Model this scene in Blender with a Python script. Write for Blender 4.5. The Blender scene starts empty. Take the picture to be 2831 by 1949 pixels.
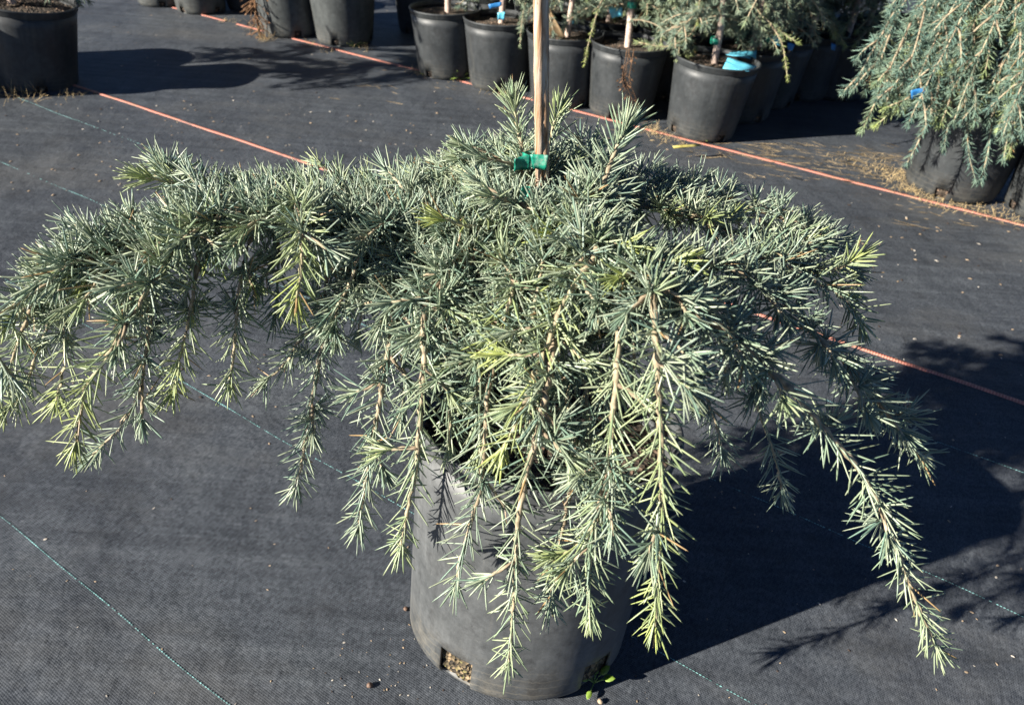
import bpy, math, random
import numpy as np
from mathutils import Vector, Matrix

# ------------------------------------------------------------------ camera, sky, sun, exposure
scene = bpy.context.scene
COL = scene.collection
R_ = math.radians
SRC_W, SRC_H, F_PX, CAM_H = 2831.0, 1949.0, 2045.0, 1.0
PITCH, ROLL = R_(36.0), R_(-4.0)
fwd = Vector((0, math.cos(PITCH), -math.sin(PITCH)))
r0 = Vector((1, 0, 0)); u0 = r0.cross(fwd)
RIGHT = math.cos(ROLL) * r0 - math.sin(ROLL) * u0
UP = RIGHT.cross(fwd)
CAM = Vector((0, 0, CAM_H))
cam_data = bpy.data.cameras.new('camera')
cam = bpy.data.objects.new('camera', cam_data); COL.objects.link(cam)
m = Matrix((RIGHT, UP, -fwd)).transposed().to_4x4(); m.translation = CAM
cam.matrix_world = m
cam_data.sensor_fit = 'HORIZONTAL'; cam_data.sensor_width = 36.0
cam_data.lens = 36.0 * F_PX / SRC_W
cam_data.clip_start = 0.02; cam_data.clip_end = 300
cam_data.dof.use_dof = True
cam_data.dof.focus_distance = 0.92
cam_data.dof.aperture_fstop = 8.0
scene.camera = cam

SUN_AZ, SUN_EL = R_(23.5), R_(24.5)          # direction the light travels towards, from +X to +Y; height of the sun
world = bpy.data.worlds.new('World'); scene.world = world; world.use_nodes = True
wn = world.node_tree.nodes; wl = world.node_tree.links
sky = wn.new('ShaderNodeTexSky'); sky.sky_type = 'NISHITA'; sky.sun_disc = False
sky.sun_elevation = SUN_EL; sky.altitude = 3500; sky.air_density = .55; sky.dust_density = .05; sky.ozone_density = 4.0
sky.sun_rotation = math.atan2(-math.cos(SUN_AZ), -math.sin(SUN_AZ)) % (2 * math.pi)
bg = wn['Background']; bg.inputs['Strength'].default_value = 0.05
wl.new(sky.outputs['Color'], bg.inputs['Color'])
sd = bpy.data.lights.new('sun', 'SUN'); sd.energy = 5.0; sd.angle = R_(0.5); sd.color = (1.0, 0.94, 0.84)
sun = bpy.data.objects.new('sun', sd); COL.objects.link(sun)
travel = Vector((math.cos(SUN_AZ) * math.cos(SUN_EL), math.sin(SUN_AZ) * math.cos(SUN_EL), -math.sin(SUN_EL)))
sun.rotation_euler = travel.to_track_quat('-Z', 'Y').to_euler()
sun.location = (-6, -3, 5)
vs = scene.view_settings
vs.view_transform = 'Standard'; vs.look = 'None'; vs.gamma = 1.0; vs.use_curve_mapping = False
vs.exposure = 1.5

# ------------------------------------------------------------------ helpers
rng = np.random.default_rng(11)
random.seed(5)

def ray(px, py):
    return (fwd * F_PX + RIGHT * (px - SRC_W / 2) - UP * (py - SRC_H / 2)).normalized()

def at(px, py, Y):
    d = ray(px, py); return np.array(CAM + d * (Y / d.y))

def on_ground(px, py, z=0.0):
    d = ray(px, py); return np.array(CAM + d * ((z - CAM_H) / d.z))

def norm(v):
    return v / np.maximum(np.linalg.norm(v, axis=-1, keepdims=True), 1e-9)

class MB:
    """collects geometry, then links it as one mesh object"""
    def __init__(s):
        s.v = []; s.c = []; s.li = []; s.lt = []; s.n = 0
    def add(s, verts, faces, col=(1, 1, 1)):
        """faces: list of int arrays (N,k)"""
        verts = np.asarray(verts, dtype=np.float32).reshape(-1, 3)
        c = np.asarray(col, dtype=np.float32)
        if c.ndim == 1: c = np.tile(c, (len(verts), 1))
        s.v.append(verts); s.c.append(c)
        for f in faces:
            f = np.asarray(f, dtype=np.int32)
            if f.size == 0: continue
            if f.ndim == 1: f = f[None]
            s.li.append((f + s.n).ravel()); s.lt.append(np.full(len(f), f.shape[1], dtype=np.int32))
        s.n += len(verts)
    def mesh(s, name, mat):
        me = bpy.data.meshes.new(name)
        if s.n == 0: return me
        v = np.concatenate(s.v); li = np.concatenate(s.li); lt = np.concatenate(s.lt)
        me.vertices.add(len(v)); me.vertices.foreach_set('co', v.ravel())
        me.loops.add(len(li)); me.loops.foreach_set('vertex_index', li)
        me.polygons.add(len(lt)); ls = np.concatenate([[0], np.cumsum(lt)[:-1]]).astype(np.int32)
        me.polygons.foreach_set('loop_start', ls)
        me.update(calc_edges=True)
        ca = me.color_attributes.new('tint', 'FLOAT_COLOR', 'POINT')
        c = np.concatenate(s.c); ca.data.foreach_set('color', np.hstack([c, np.ones((len(c), 1), np.float32)]).astype(np.float32).ravel())
        me.materials.append(mat)
        return me
    def build(s, name, mat, parent=None, smooth=True):
        me = s.mesh(name, mat)
        if not smooth:
            me.polygons.foreach_set('use_smooth', np.zeros(len(me.polygons), bool))
        else:
            me.polygons.foreach_set('use_smooth', np.ones(len(me.polygons), bool))
        o = bpy.data.objects.new(name, me); COL.objects.link(o)
        if parent is not None: o.parent = parent
        return o

def tag(o, label=None, cat=None, group=None, kind=None):
    if label: o['label'] = label
    if cat: o['category'] = cat
    if group: o['group'] = group
    if kind: o['kind'] = kind
    return o

def empty(name, loc, rot=(0, 0, 0)):
    o = bpy.data.objects.new(name, None); COL.objects.link(o)
    o.location = loc; o.rotation_euler = rot; o.empty_display_size = 0.05
    return o

def copy_tree(o, parent=None):
    c = o.copy(); COL.objects.link(c)
    if parent is not None: c.parent = parent
    for ch in o.children: copy_tree(ch, c)
    return c

def smooth_path(P, step):
    """Catmull-Rom through P, resampled at about step"""
    P = np.asarray(P, float)
    if len(P) == 2:
        n = max(2, int(np.linalg.norm(P[1] - P[0]) / step) + 1)
        return P[0] + (P[1] - P[0]) * np.linspace(0, 1, n)[:, None]
    Q = np.vstack([2 * P[0] - P[1], P, 2 * P[-1] - P[-2]])
    out = []
    for i in range(1, len(Q) - 2):
        t = np.linspace(0, 1, 24, endpoint=False)[:, None]
        a, b, c, d = Q[i - 1], Q[i], Q[i + 1], Q[i + 2]
        out.append(.5 * ((2 * b) + (-a + c) * t + (2 * a - 5 * b + 4 * c - d) * t ** 2 + (-a + 3 * b - 3 * c + d) * t ** 3))
    out.append(P[-1][None]); C = np.vstack(out)
    L = np.concatenate([[0], np.cumsum(np.linalg.norm(np.diff(C, axis=0), axis=1))])
    n = max(3, int(L[-1] / step) + 1); s = np.linspace(0, L[-1], n)
    return np.stack([np.interp(s, L, C[:, k]) for k in range(3)], 1)

def frames(P):
    T = norm(np.gradient(P, axis=0))
    ref = np.tile(np.array([[0.13, 0.21, 0.97]]), (len(P), 1))
    bad = np.abs((T * ref).sum(1)) > .95
    ref[bad] = (1, 0.1, 0)
    U = norm(np.cross(T, ref)); V = np.cross(T, U)
    return T, U, V

def tube(mb, P, rad, sides=6, col=(1, 1, 1), cap=True):
    P = np.asarray(P, float); n = len(P)
    rad = np.broadcast_to(np.asarray(rad, float), (n,))
    T, U, V = frames(P)
    a = np.linspace(0, 2 * np.pi, sides, endpoint=False)
    vv = P[:, None] + rad[:, None, None] * (np.cos(a)[None, :, None] * U[:, None] + np.sin(a)[None, :, None] * V[:, None])
    i = np.arange(n - 1)[:, None] * sides; j = np.arange(sides)[None]; k = (j + 1) % sides
    q = np.stack([i + j, i + sides + j, i + sides + k, i + k], -1).reshape(-1, 4)
    faces = [q]
    if cap:
        faces += [np.arange(sides)[None], (np.arange(sides)[::-1] + (n - 1) * sides)[None]]
    c = np.asarray(col, float)
    if c.ndim == 2: c = np.repeat(c, sides, 0)
    mb.add(vv.reshape(-1, 3), faces, c)

def needles(mb, B, D, L, W, C, curl=None, fine=True):
    """a tapered needle at each base B along D"""
    N = len(B)
    if N == 0: return
    D = norm(D); ref = norm(rng.normal(size=(N, 3)))
    U = norm(np.cross(D, ref)); V = np.cross(D, U)
    if curl is None: curl = np.zeros((N, 3))
    L = L[:, None]; W = W[:, None]
    if fine:
        sides = 4; ts = (0.0, .3, .68, .9); rs = (.55, 1.0, .95, .6)
    else:
        sides = 3; ts = (0.0, .6); rs = (.9, 1.0)
    a = np.linspace(0, 2 * np.pi, sides, endpoint=False)
    rings = []
    for t, r in zip(ts, rs):
        p = B + D * L * t + curl * L * t * t
        rings.append(p[:, None] + (W * r * .5)[:, None] * (np.cos(a)[None, :, None] * U[:, None] + .75 * np.sin(a)[None, :, None] * V[:, None]))
    tip = (B + D * L + curl * L)[:, None]
    vv = np.concatenate(rings + [tip], 1)
    per = sides * len(ts) + 1
    base = (np.arange(N) * per)[:, None, None]
    j = np.arange(sides); k = (j + 1) % sides
    q = np.concatenate([np.stack([r * sides + j, r * sides + k, (r + 1) * sides + k, (r + 1) * sides + j], -1) for r in range(len(ts) - 1)])
    top = (len(ts) - 1) * sides
    tr = np.stack([top + j, top + k, np.full(sides, per - 1)], -1)
    mb.add(vv.reshape(-1, 3), [(base + q[None]).reshape(-1, 4), (base + tr[None]).reshape(-1, 3)], np.repeat(C, per, 0))

def lathe(mb, prof, seg=48, col=(1, 1, 1), skip=None, close=False, jitter=0.0):
    """prof: (r, z) list; skip(row, seg) -> True leaves that face out"""
    prof = np.asarray(prof, float); n = len(prof)
    a = np.linspace(0, 2 * np.pi, seg, endpoint=False)
    vv = np.stack([prof[:, 0, None] * np.cos(a), prof[:, 0, None] * np.sin(a), np.repeat(prof[:, 1, None], seg, 1)], -1)
    if jitter: vv = vv + rng.normal(size=vv.shape) * jitter
    f = []
    for i in range(n - 1 + (1 if close else 0)):
        for j in range(seg):
            if skip and skip(i, j): continue
            i2 = (i + 1) % n; k = (j + 1) % seg
            f.append((i * seg + j, i * seg + k, i2 * seg + k, i2 * seg + j))
    mb.add(vv.reshape(-1, 3), [np.array(f)], col)

# ------------------------------------------------------------------ materials
def new_mat(name):
    mt = bpy.data.materials.new(name); mt.use_nodes = True
    nt = mt.node_tree; b = nt.nodes['Principled BSDF']
    return mt, nt, b

def node(nt, t, **kw):
    n = nt.nodes.new(t)
    for k, v in kw.items():
        if k in n.inputs: n.inputs[k].default_value = v
        else: setattr(n, k, v)
    return n

def ramp(nt, src, stops):
    r = nt.nodes.new('ShaderNodeValToRGB'); e = r.color_ramp.elements
    e[0].position, e[0].color = stops[0][0], (*stops[0][1], 1)
    e[1].position, e[1].color = stops[-1][0], (*stops[-1][1], 1)
    for p, c in stops[1:-1]:
        x = e.new(p); x.color = (*c, 1)
    nt.links.new(src, r.inputs[0]); return r.outputs[0]

def mix(nt, a, b, fac, mode='MIX'):
    mx = nt.nodes.new('ShaderNodeMix'); mx.data_type = 'RGBA'; mx.blend_type = mode
    for val, sock in ((a, mx.inputs[6]), (b, mx.inputs[7]), (fac, mx.inputs[0])):
        if isinstance(val, bpy.types.NodeSocket): nt.links.new(val, sock)
        elif isinstance(val, (int, float)): sock.default_value = val
        else: sock.default_value = (*val, 1)
    return mx.outputs[2]

def math_(nt, op, a, b=None, c=None):
    n = nt.nodes.new('ShaderNodeMath'); n.operation = op
    for v, s in zip((a, b, c), n.inputs):
        if v is None: continue
        if isinstance(v, bpy.types.NodeSocket): nt.links.new(v, s)
        else: s.default_value = v
    return n.outputs[0]

def noise(nt, vec, scale, detail=4, rough=.55):
    n = nt.nodes.new('ShaderNodeTexNoise'); n.inputs['Scale'].default_value = scale
    n.inputs['Detail'].default_value = detail; n.inputs['Roughness'].default_value = rough
    if vec is not None: nt.links.new(vec, n.inputs['Vector'])
    return n.outputs['Fac']

def coords(nt, kind='Object', scale=None, rot=None):
    tc = nt.nodes.new('ShaderNodeTexCoord'); o = tc.outputs[kind]
    if scale or rot:
        mp = nt.nodes.new('ShaderNodeMapping')
        if scale: mp.inputs['Scale'].default_value = scale
        if rot: mp.inputs['Rotation'].default_value = rot
        nt.links.new(o, mp.inputs['Vector']); o = mp.outputs[0]
    return o

def bump(nt, b, h, strength, dist):
    bp = nt.nodes.new('ShaderNodeBump'); bp.inputs['Strength'].default_value = strength; bp.inputs['Distance'].default_value = dist
    nt.links.new(h, bp.inputs['Height']); nt.links.new(bp.outputs[0], b.inputs['Normal'])

def tint_mat(name, rough=.45, spec=.5, nscale=60.0, amount=.35):
    """colour comes from the mesh's own tint per piece, with a little mottling"""
    mt, nt, b = new_mat(name)
    at_ = nt.nodes.new('ShaderNodeAttribute'); at_.attribute_name = 'tint'
    n = noise(nt, coords(nt), nscale, 3)
    v = ramp(nt, n, ((.3, (1 - amount,) * 3), (.7, (1 + amount * .6,) * 3)))
    nt.links.new(mix(nt, at_.outputs['Color'], v, 1.0, 'MULTIPLY'), b.inputs['Base Color'])
    b.inputs['Roughness'].default_value = rough; b.inputs['Specular IOR Level'].default_value = spec
    return mt

M = {}
M['needle'] = tint_mat('cedar_needle', .38, .6, 90, .2)
M['needle_far'] = tint_mat('cedar_needle_far', .5, .35, 25, .25)
M['needle_blue'] = tint_mat('blue_cedar_needle', .5, .35, 25, .25)
M['bark'] = tint_mat('cedar_bark', .75, .25, 140, .45)
M['straw'] = tint_mat('dry_straw', .8, .2, 80, .4)
M['weed'] = tint_mat('green_weed', .5, .4, 60, .3)
M['litter'] = tint_mat('ground_litter', .6, .35, 200, .3)

def pot_mat(name, lo, hi, dust):
    mt, nt, b = new_mat(name)
    co = coords(nt)
    big = noise(nt, co, 9, 5, .6)
    c = ramp(nt, big, ((.35, lo), (.68, hi)))
    st = noise(nt, coords(nt, scale=(1, 1, .12)), 60, 4, .6)          # vertical scuffs
    c = mix(nt, c, ramp(nt, st, ((.35, (.82,) * 3), (.7, (1.2,) * 3))), .8, 'MULTIPLY')
    sp = nt.nodes.new('ShaderNodeSeparateXYZ'); nt.links.new(co, sp.inputs[0])
    low = nt.nodes.new('ShaderNodeMapRange'); low.inputs[1].default_value = 0; low.inputs[2].default_value = .09; low.inputs[3].default_value = 1; low.inputs[4].default_value = 0
    nt.links.new(sp.outputs[2], low.inputs[0])
    dn = noise(nt, co, 34, 6, .7)
    dm = math_(nt, 'MULTIPLY', low.outputs[0], ramp(nt, dn, ((.42, (0,) * 3), (.62, (1,) * 3))))
    dm = math_(nt, 'MULTIPLY', dm, .75)
    c = mix(nt, c, dust, dm)
    drip = noise(nt, coords(nt, scale=(1, 1, .07)), 38, 3, .6)
    c = mix(nt, c, dust, math_(nt, 'MULTIPLY', ramp(nt, drip, ((.58, (0,) * 3), (.7, (1,) * 3))), .22))
    mo = noise(nt, co, 55, 8, .78)
    c = mix(nt, c, ramp(nt, mo, ((.32, (.72,) * 3), (.68, (1.3,) * 3))), 1.0, 'MULTIPLY')
    blo = noise(nt, co, 17, 6, .72)
    c = mix(nt, c, (.02, .02, .021), math_(nt, 'MULTIPLY', ramp(nt, blo, ((.54, (0,) * 3), (.68, (1,) * 3))), .6))
    wv = math_(nt, 'SINE', math_(nt, 'MULTIPLY_ADD', sp.outputs[2], 420.0, math_(nt, 'MULTIPLY', dn, 9.0)))
    c = mix(nt, c, dust, math_(nt, 'MULTIPLY', math_(nt, 'MULTIPLY', ramp(nt, wv, ((.8, (0,) * 3), (1.0, (1,) * 3))), low.outputs[0]), .75))
    scr = noise(nt, coords(nt, scale=(1, 1, .5)), 260, 2, .5)
    c = mix(nt, c, (.2, .2, .19), math_(nt, 'MULTIPLY', ramp(nt, scr, ((.72, (0,) * 3), (.78, (1,) * 3))), .35))
    nt.links.new(c, b.inputs['Base Color'])
    nt.links.new(ramp(nt, big, ((.3, (.42,) * 3), (.7, (.62,) * 3))), b.inputs['Roughness'])
    b.inputs['Specular IOR Level'].default_value = .4
    bump(nt, b, math_(nt, 'ADD', dn, math_(nt, 'MULTIPLY', st, .6)), .12, .002)
    return mt
M['pot_near'] = pot_mat('scuffed_black_plastic', (.056, .060, .062), (.096, .100, .101), (.17, .155, .125))
M['pot_pale'] = pot_mat('sun_bleached_black_plastic', (.048, .053, .053), (.072, .079, .078), (.12, .115, .10))
M['pot'] = pot_mat('black_plastic', (.024, .027, .029), (.041, .045, .047), (.10, .095, .08))

mt, nt, b = new_mat('potting_soil')
co = coords(nt)
vo = nt.nodes.new('ShaderNodeTexVoronoi'); vo.inputs['Scale'].default_value = 110; nt.links.new(co, vo.inputs['Vector'])
c = ramp(nt, noise(nt, co, 90, 5, .7), ((.35, (.012, .010, .008)), (.55, (.05, .036, .024)), (.72, (.16, .115, .075))))
hs = nt.nodes.new('ShaderNodeSeparateColor'); nt.links.new(vo.outputs['Color'], hs.inputs[0])
c = mix(nt, c, (.24, .16, .11), ramp(nt, hs.outputs[0], ((.8, (0,) * 3), (.9, (.8,) * 3))))
nt.links.new(c, b.inputs['Base Color']); b.inputs['Roughness'].default_value = .9
bump(nt, b, vo.outputs['Distance'], .9, .006)
M['soil'] = mt

mt, nt, b = new_mat('root_ball_gravel')
co = coords(nt)
vo = nt.nodes.new('ShaderNodeTexVoronoi'); vo.inputs['Scale'].default_value = 150; nt.links.new(co, vo.inputs['Vector'])
hs = nt.nodes.new('ShaderNodeSeparateColor'); nt.links.new(vo.outputs['Color'], hs.inputs[0])
c = ramp(nt, hs.outputs[0], ((.0, (.025, .018, .012)), (.42, (.08, .06, .03)), (.72, (.30, .215, .125)), (1, (.12, .11, .03))))
nt.links.new(c, b.inputs['Base Color']); b.inputs['Roughness'].default_value = .85
bump(nt, b, vo.outputs['Distance'], 1.0, .008)
M['gravel'] = mt

# woven ground cloth: u runs along the printed lines, v across them
LINE_ANG = R_(-30.3)
mt, nt, b = new_mat('woven_ground_cloth')
co = coords(nt, rot=(0, 0, -LINE_ANG))
sp = nt.nodes.new('ShaderNodeSeparateXYZ'); nt.links.new(co, sp.inputs[0])
wob = math_(nt, 'MULTIPLY', noise(nt, co, 14, 3), .004)
u = math_(nt, 'ADD', sp.outputs[0], wob); v = math_(nt, 'ADD', sp.outputs[1], wob)
pu, pv = .0021, .0030
su = math_(nt, 'SINE', math_(nt, 'MULTIPLY', u, 2 * math.pi / pu))
sv = math_(nt, 'SINE', math_(nt, 'MULTIPLY', v, 2 * math.pi / pv))
sv2 = math_(nt, 'SINE', math_(nt, 'MULTIPLY', v, math.pi / pv))
su2 = math_(nt, 'SINE', math_(nt, 'MULTIPLY', u, math.pi / pu))
chk = math_(nt, 'MULTIPLY', su2, sv2)                                  # over-under of the tapes
weave = math_(nt, 'ADD', math_(nt, 'MULTIPLY', su, .55), math_(nt, 'ADD', math_(nt, 'MULTIPLY', sv, .55), math_(nt, 'MULTIPLY', chk, .4)))
def tape_noise(a_, pa, b_, pb):
    cx = nt.nodes.new('ShaderNodeCombineXYZ')
    nt.links.new(math_(nt, 'FLOOR', math_(nt, 'DIVIDE', a_, pa)), cx.inputs[0]); nt.links.new(math_(nt, 'FLOOR', math_(nt, 'DIVIDE', b_, pb)), cx.inputs[1])
    w_ = nt.nodes.new('ShaderNodeTexWhiteNoise'); w_.noise_dimensions = '2D'; nt.links.new(cx.outputs[0], w_.inputs['Vector']); return w_.outputs['Value']
tn = tape_noise(u, pu, v, pv * 2); tn2 = tape_noise(u, pu * 3, v, pv)
weave = math_(nt, 'ADD', weave, math_(nt, 'ADD', math_(nt, 'MULTIPLY_ADD', tn, 1.5, -.75), math_(nt, 'MULTIPLY_ADD', tn2, .9, -.45)))
w01 = nt.nodes.new('ShaderNodeMapRange'); w01.inputs[1].default_value = -2.0; w01.inputs[2].default_value = 2.0
nt.links.new(weave, w01.inputs[0])
cl = mix(nt, (.019, .0235, .0295), (.100, .110, .126), w01.outputs[0])
st1 = noise(nt, coords(nt, rot=(0, 0, -LINE_ANG), scale=(.7, 14, 1)), 2.2, 6, .65)
st2 = noise(nt, coords(nt, rot=(0, 0, -LINE_ANG), scale=(9, 1.3, 1)), 1.6, 5, .6)
wear = math_(nt, 'ADD', math_(nt, 'MULTIPLY', st1, .72), math_(nt, 'MULTIPLY', st2, .28))
cl = mix(nt, cl, ramp(nt, wear, ((.34, (.74,) * 3), (.5, (1.0,) * 3), (.66, (1.32, 1.31, 1.28)))), 1.0, 'MULTIPLY')
blot = noise(nt, co, 2.2, 6, .62)
cl = mix(nt, cl, ramp(nt, blot, ((.3, (.78, .78, .8)), (.55, (1.0,) * 3), (.75, (1.3, 1.27, 1.2)))), 1.0, 'MULTIPLY')
dust = noise(nt, coords(nt, rot=(0, 0, -LINE_ANG), scale=(1, 1.8, 1)), 1.3, 7, .68)
cl = mix(nt, cl, (.135, .132, .124), math_(nt, 'MULTIPLY', ramp(nt, dust, ((.5, (0,) * 3), (.72, (1,) * 3))), .42))
spl = noise(nt, co, 7.5, 6, .7)
cl = mix(nt, cl, (.030, .031, .034), math_(nt, 'MULTIPLY', ramp(nt, spl, ((.58, (0,) * 3), (.72, (1,) * 3))), .5))
spk = noise(nt, co, 420, 2, .5)
cl = mix(nt, cl, (.26, .25, .24), math_(nt, 'MULTIPLY', ramp(nt, spk, ((.72, (0,) * 3), (.8, (1,) * 3))), .5))
dk = noise(nt, co, 70, 3, .6)
cl = mix(nt, cl, (.018, .019, .022), math_(nt, 'MULTIPLY', ramp(nt, dk, ((.66, (0,) * 3), (.76, (1,) * 3))), .55))
nt.links.new(cl, b.inputs['Base Color'])
b.inputs['Roughness'].default_value = .6; b.inputs['Specular IOR Level'].default_value = .14
hgt = math_(nt, 'ADD', math_(nt, 'MULTIPLY', w01.outputs[0], .0012), math_(nt, 'ADD', math_(nt, 'MULTIPLY', noise(nt, co, 5, 5), .034), math_(nt, 'MULTIPLY', wear, .006)))
bp = nt.nodes.new('ShaderNodeBump'); bp.inputs['Strength'].default_value = .55; bp.inputs['Distance'].default_value = 1.0
nt.links.new(hgt, bp.inputs['Height']); nt.links.new(bp.outputs[0], b.inputs['Normal'])
M['cloth'] = mt

mt, nt, b = new_mat('orange_woven_tape')
co = coords(nt, rot=(0, 0, -LINE_ANG))
sp = nt.nodes.new('ShaderNodeSeparateXYZ'); nt.links.new(co, sp.inputs[0])
rb = math_(nt, 'SINE', math_(nt, 'MULTIPLY', sp.outputs[0], 2 * math.pi / .0065))
c = mix(nt, (.42, .125, .085), (.60, .24, .175), math_(nt, 'ADD', math_(nt, 'MULTIPLY', rb, .5), .5))
dn = noise(nt, co, 22, 5, .65)
c = mix(nt, c, (.30, .17, .11), ramp(nt, dn, ((.46, (0,) * 3), (.64, (.8,) * 3))))
d2 = noise(nt, co, 6, 5, .7)
c = mix(nt, c, (.12, .095, .08), ramp(nt, d2, ((.56, (0,) * 3), (.68, (.85,) * 3))))
nt.links.new(c, b.inputs['Base Color']); b.inputs['Roughness'].default_value = .65
bump(nt, b, rb, .5, .001)
M['orange'] = mt

def plain(name, col, rough=.5, var=.25, scale=40.0, spec=.4):
    mt, nt, b = new_mat(name)
    n = noise(nt, coords(nt), scale, 4, .6)
    nt.links.new(ramp(nt, n, ((.3, tuple(x * (1 - var) for x in col)), (.7, tuple(min(1, x * (1 + var)) for x in col)))), b.inputs['Base Color'])
    b.inputs['Roughness'].default_value = rough; b.inputs['Specular IOR Level'].default_value = spec
    return mt
M['teal_thread'] = plain('teal_thread', (.22, .42, .42), .5, .5, 30)
M['tie'] = plain('green_tie_tape', (.012, .23, .15), .4, .55, 130)
nt = M['tie'].node_tree; b = nt.nodes['Principled BSDF']; src = b.inputs['Base Color'].links[0].from_socket
tn_ = noise(nt, coords(nt), 75, 6, .7)
nt.links.new(mix(nt, src, (.33, .36, .31), ramp(nt, tn_, ((.5, (0,) * 3), (.66, (.75,) * 3)))), b.inputs['Base Color'])
bump(nt, b, tn_, .5, .003)
M['tag_blue'] = plain('blue_plastic_tag', (.13, .50, .66), .35, .2, 60)
M['tag_deep'] = plain('deep_blue_plastic_tag', (.03, .17, .42), .35, .2, 60)
M['flap'] = plain('brown_fibre_disc', (.17, .115, .06), .8, .35, 60)
M['leaf_blade'] = plain('yellow_leaf_blade', (.42, .36, .10), .6, .25, 70)
M['dry_weed'] = plain('dry_brown_weed', (.20, .105, .05), .8, .35, 60)

mt, nt, b = new_mat('weathered_stake_wood')
co = coords(nt, scale=(1, 1, .05))
g1 = noise(nt, co, 230, 6, .65); g2 = noise(nt, coords(nt, scale=(1, 1, .16)), 60, 4, .6); g3 = noise(nt, coords(nt, scale=(1, 1, .3)), 420, 3, .6)
c = ramp(nt, g1, ((.28, (.10, .045, .02)), (.42, (.30, .17, .09)), (.55, (.46, .34, .24)), (.7, (.58, .49, .40))))
c = mix(nt, c, (.22, .11, .05), ramp(nt, g2, ((.52, (0,) * 3), (.68, (.65,) * 3))))
c = mix(nt, c, (.36, .33, .29), ramp(nt, noise(nt, coords(nt, scale=(1, 1, .1)), 120, 5, .65), ((.48, (0,) * 3), (.64, (.6,) * 3))))
c = mix(nt, c, (.06, .035, .025), ramp(nt, g3, ((.64, (0,) * 3), (.74, (.7,) * 3))))
nt.links.new(c, b.inputs['Base Color']); b.inputs['Roughness'].default_value = .75; b.inputs['Specular IOR Level'].default_value = .25
bump(nt, b, g1, .6, .002)
M['stake'] = mt

# ------------------------------------------------------------------ the setting: cloth, printed lines, stitching
mb = MB()
g = np.concatenate([-np.geomspace(60, 4, 10), np.linspace(-3.6, 3.6, 60), np.geomspace(4, 60, 10)])
gx, gy = np.meshgrid(g, g + 2.5)
und = np.exp(-((gx / 4) ** 2 + ((gy - 2.5) / 4) ** 2)) * (.0035 * np.sin(gx * 5.1 + gy * 2.3) + .003 * np.sin(gx * 2.2 - gy * 6.7 + 1.0))
n = len(g); idx = np.arange(n * n).reshape(n, n)
q = np.stack([idx[:-1, :-1], idx[:-1, 1:], idx[1:, 1:], idx[1:, :-1]], -1).reshape(-1, 4)
mb.add(np.stack([gx, gy, und * 0.0], -1).reshape(-1, 3), [q])
ground = mb.build('ground_cloth', M['cloth'])
tag(ground, kind='structure')

ld = np.array([math.cos(LINE_ANG), math.sin(LINE_ANG), 0]); ln = np.array([-ld[1], ld[0], 0])

def ribbon(pts, width, z, mb, thick=.0025):
    """a low domed tape along pts"""
    P = np.asarray(pts, float).copy(); P[:, 2] = z
    T = norm(np.gradient(P, axis=0)); S = np.stack([-T[:, 1], T[:, 0], 0 * T[:, 0]], 1)
    prof = ((-.5, -.004), (-.46, thick * .7), (0, thick), (.46, thick * .7), (.5, -.004))
    k = len(prof)
    w = width * (1 + .07 * np.sin(np.arange(len(P)) * 1.7) * rng.random(len(P)))
    vv = np.stack([P + S * (w * a)[:, None] + np.array([0, 0, h]) for a, h in prof], 1)
    i = np.arange(len(P) - 1)[:, None] * k; j = np.arange(k - 1)[None]
    mb.add(vv.reshape(-1, 3), [np.stack([i + j, i + k + j, i + k + j + 1, i + j + 1], -1).reshape(-1, 4)])

def line_pts(a, b, ext0, ext1, step, amp):
    a = on_ground(*a); b = on_ground(*b); d = norm(b - a)
    L = np.linalg.norm(b - a); s = np.arange(-ext0, L + ext1, step)
    P = a + d * s[:, None]; nn = np.array([-d[1], d[0], 0])
    ph = rng.random(3) * 6
    P += nn * (amp * (np.sin(s * 3.1 + ph[0]) + .6 * np.sin(s * 8.3 + ph[1]) + .3 * np.sin(s * 21 + ph[2])))[:, None]
    return P, s
A_line, As = line_pts((410, 5), (2831, 625), 3.0, 3.0, .03, .0025)
B_line, Bs = line_pts((305, 270), (2831, 1115), 3.0, 2.0, .03, .0025)
gapA = on_ground(545, 81)
segs = []
dd = np.linalg.norm(A_line[:, :2] - gapA[:2], axis=1); gi = int(dd.argmin())
for P in (A_line[:gi - 0], A_line[gi + 2:]):
    m2 = MB(); ribbon(P, .016, .0006, m2); o = m2.build('orange_stripe', M['orange'], ground)
m2 = MB(); ribbon(B_line, .0125, .0006, m2); m2.build('orange_stripe', M['orange'], ground)

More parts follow.
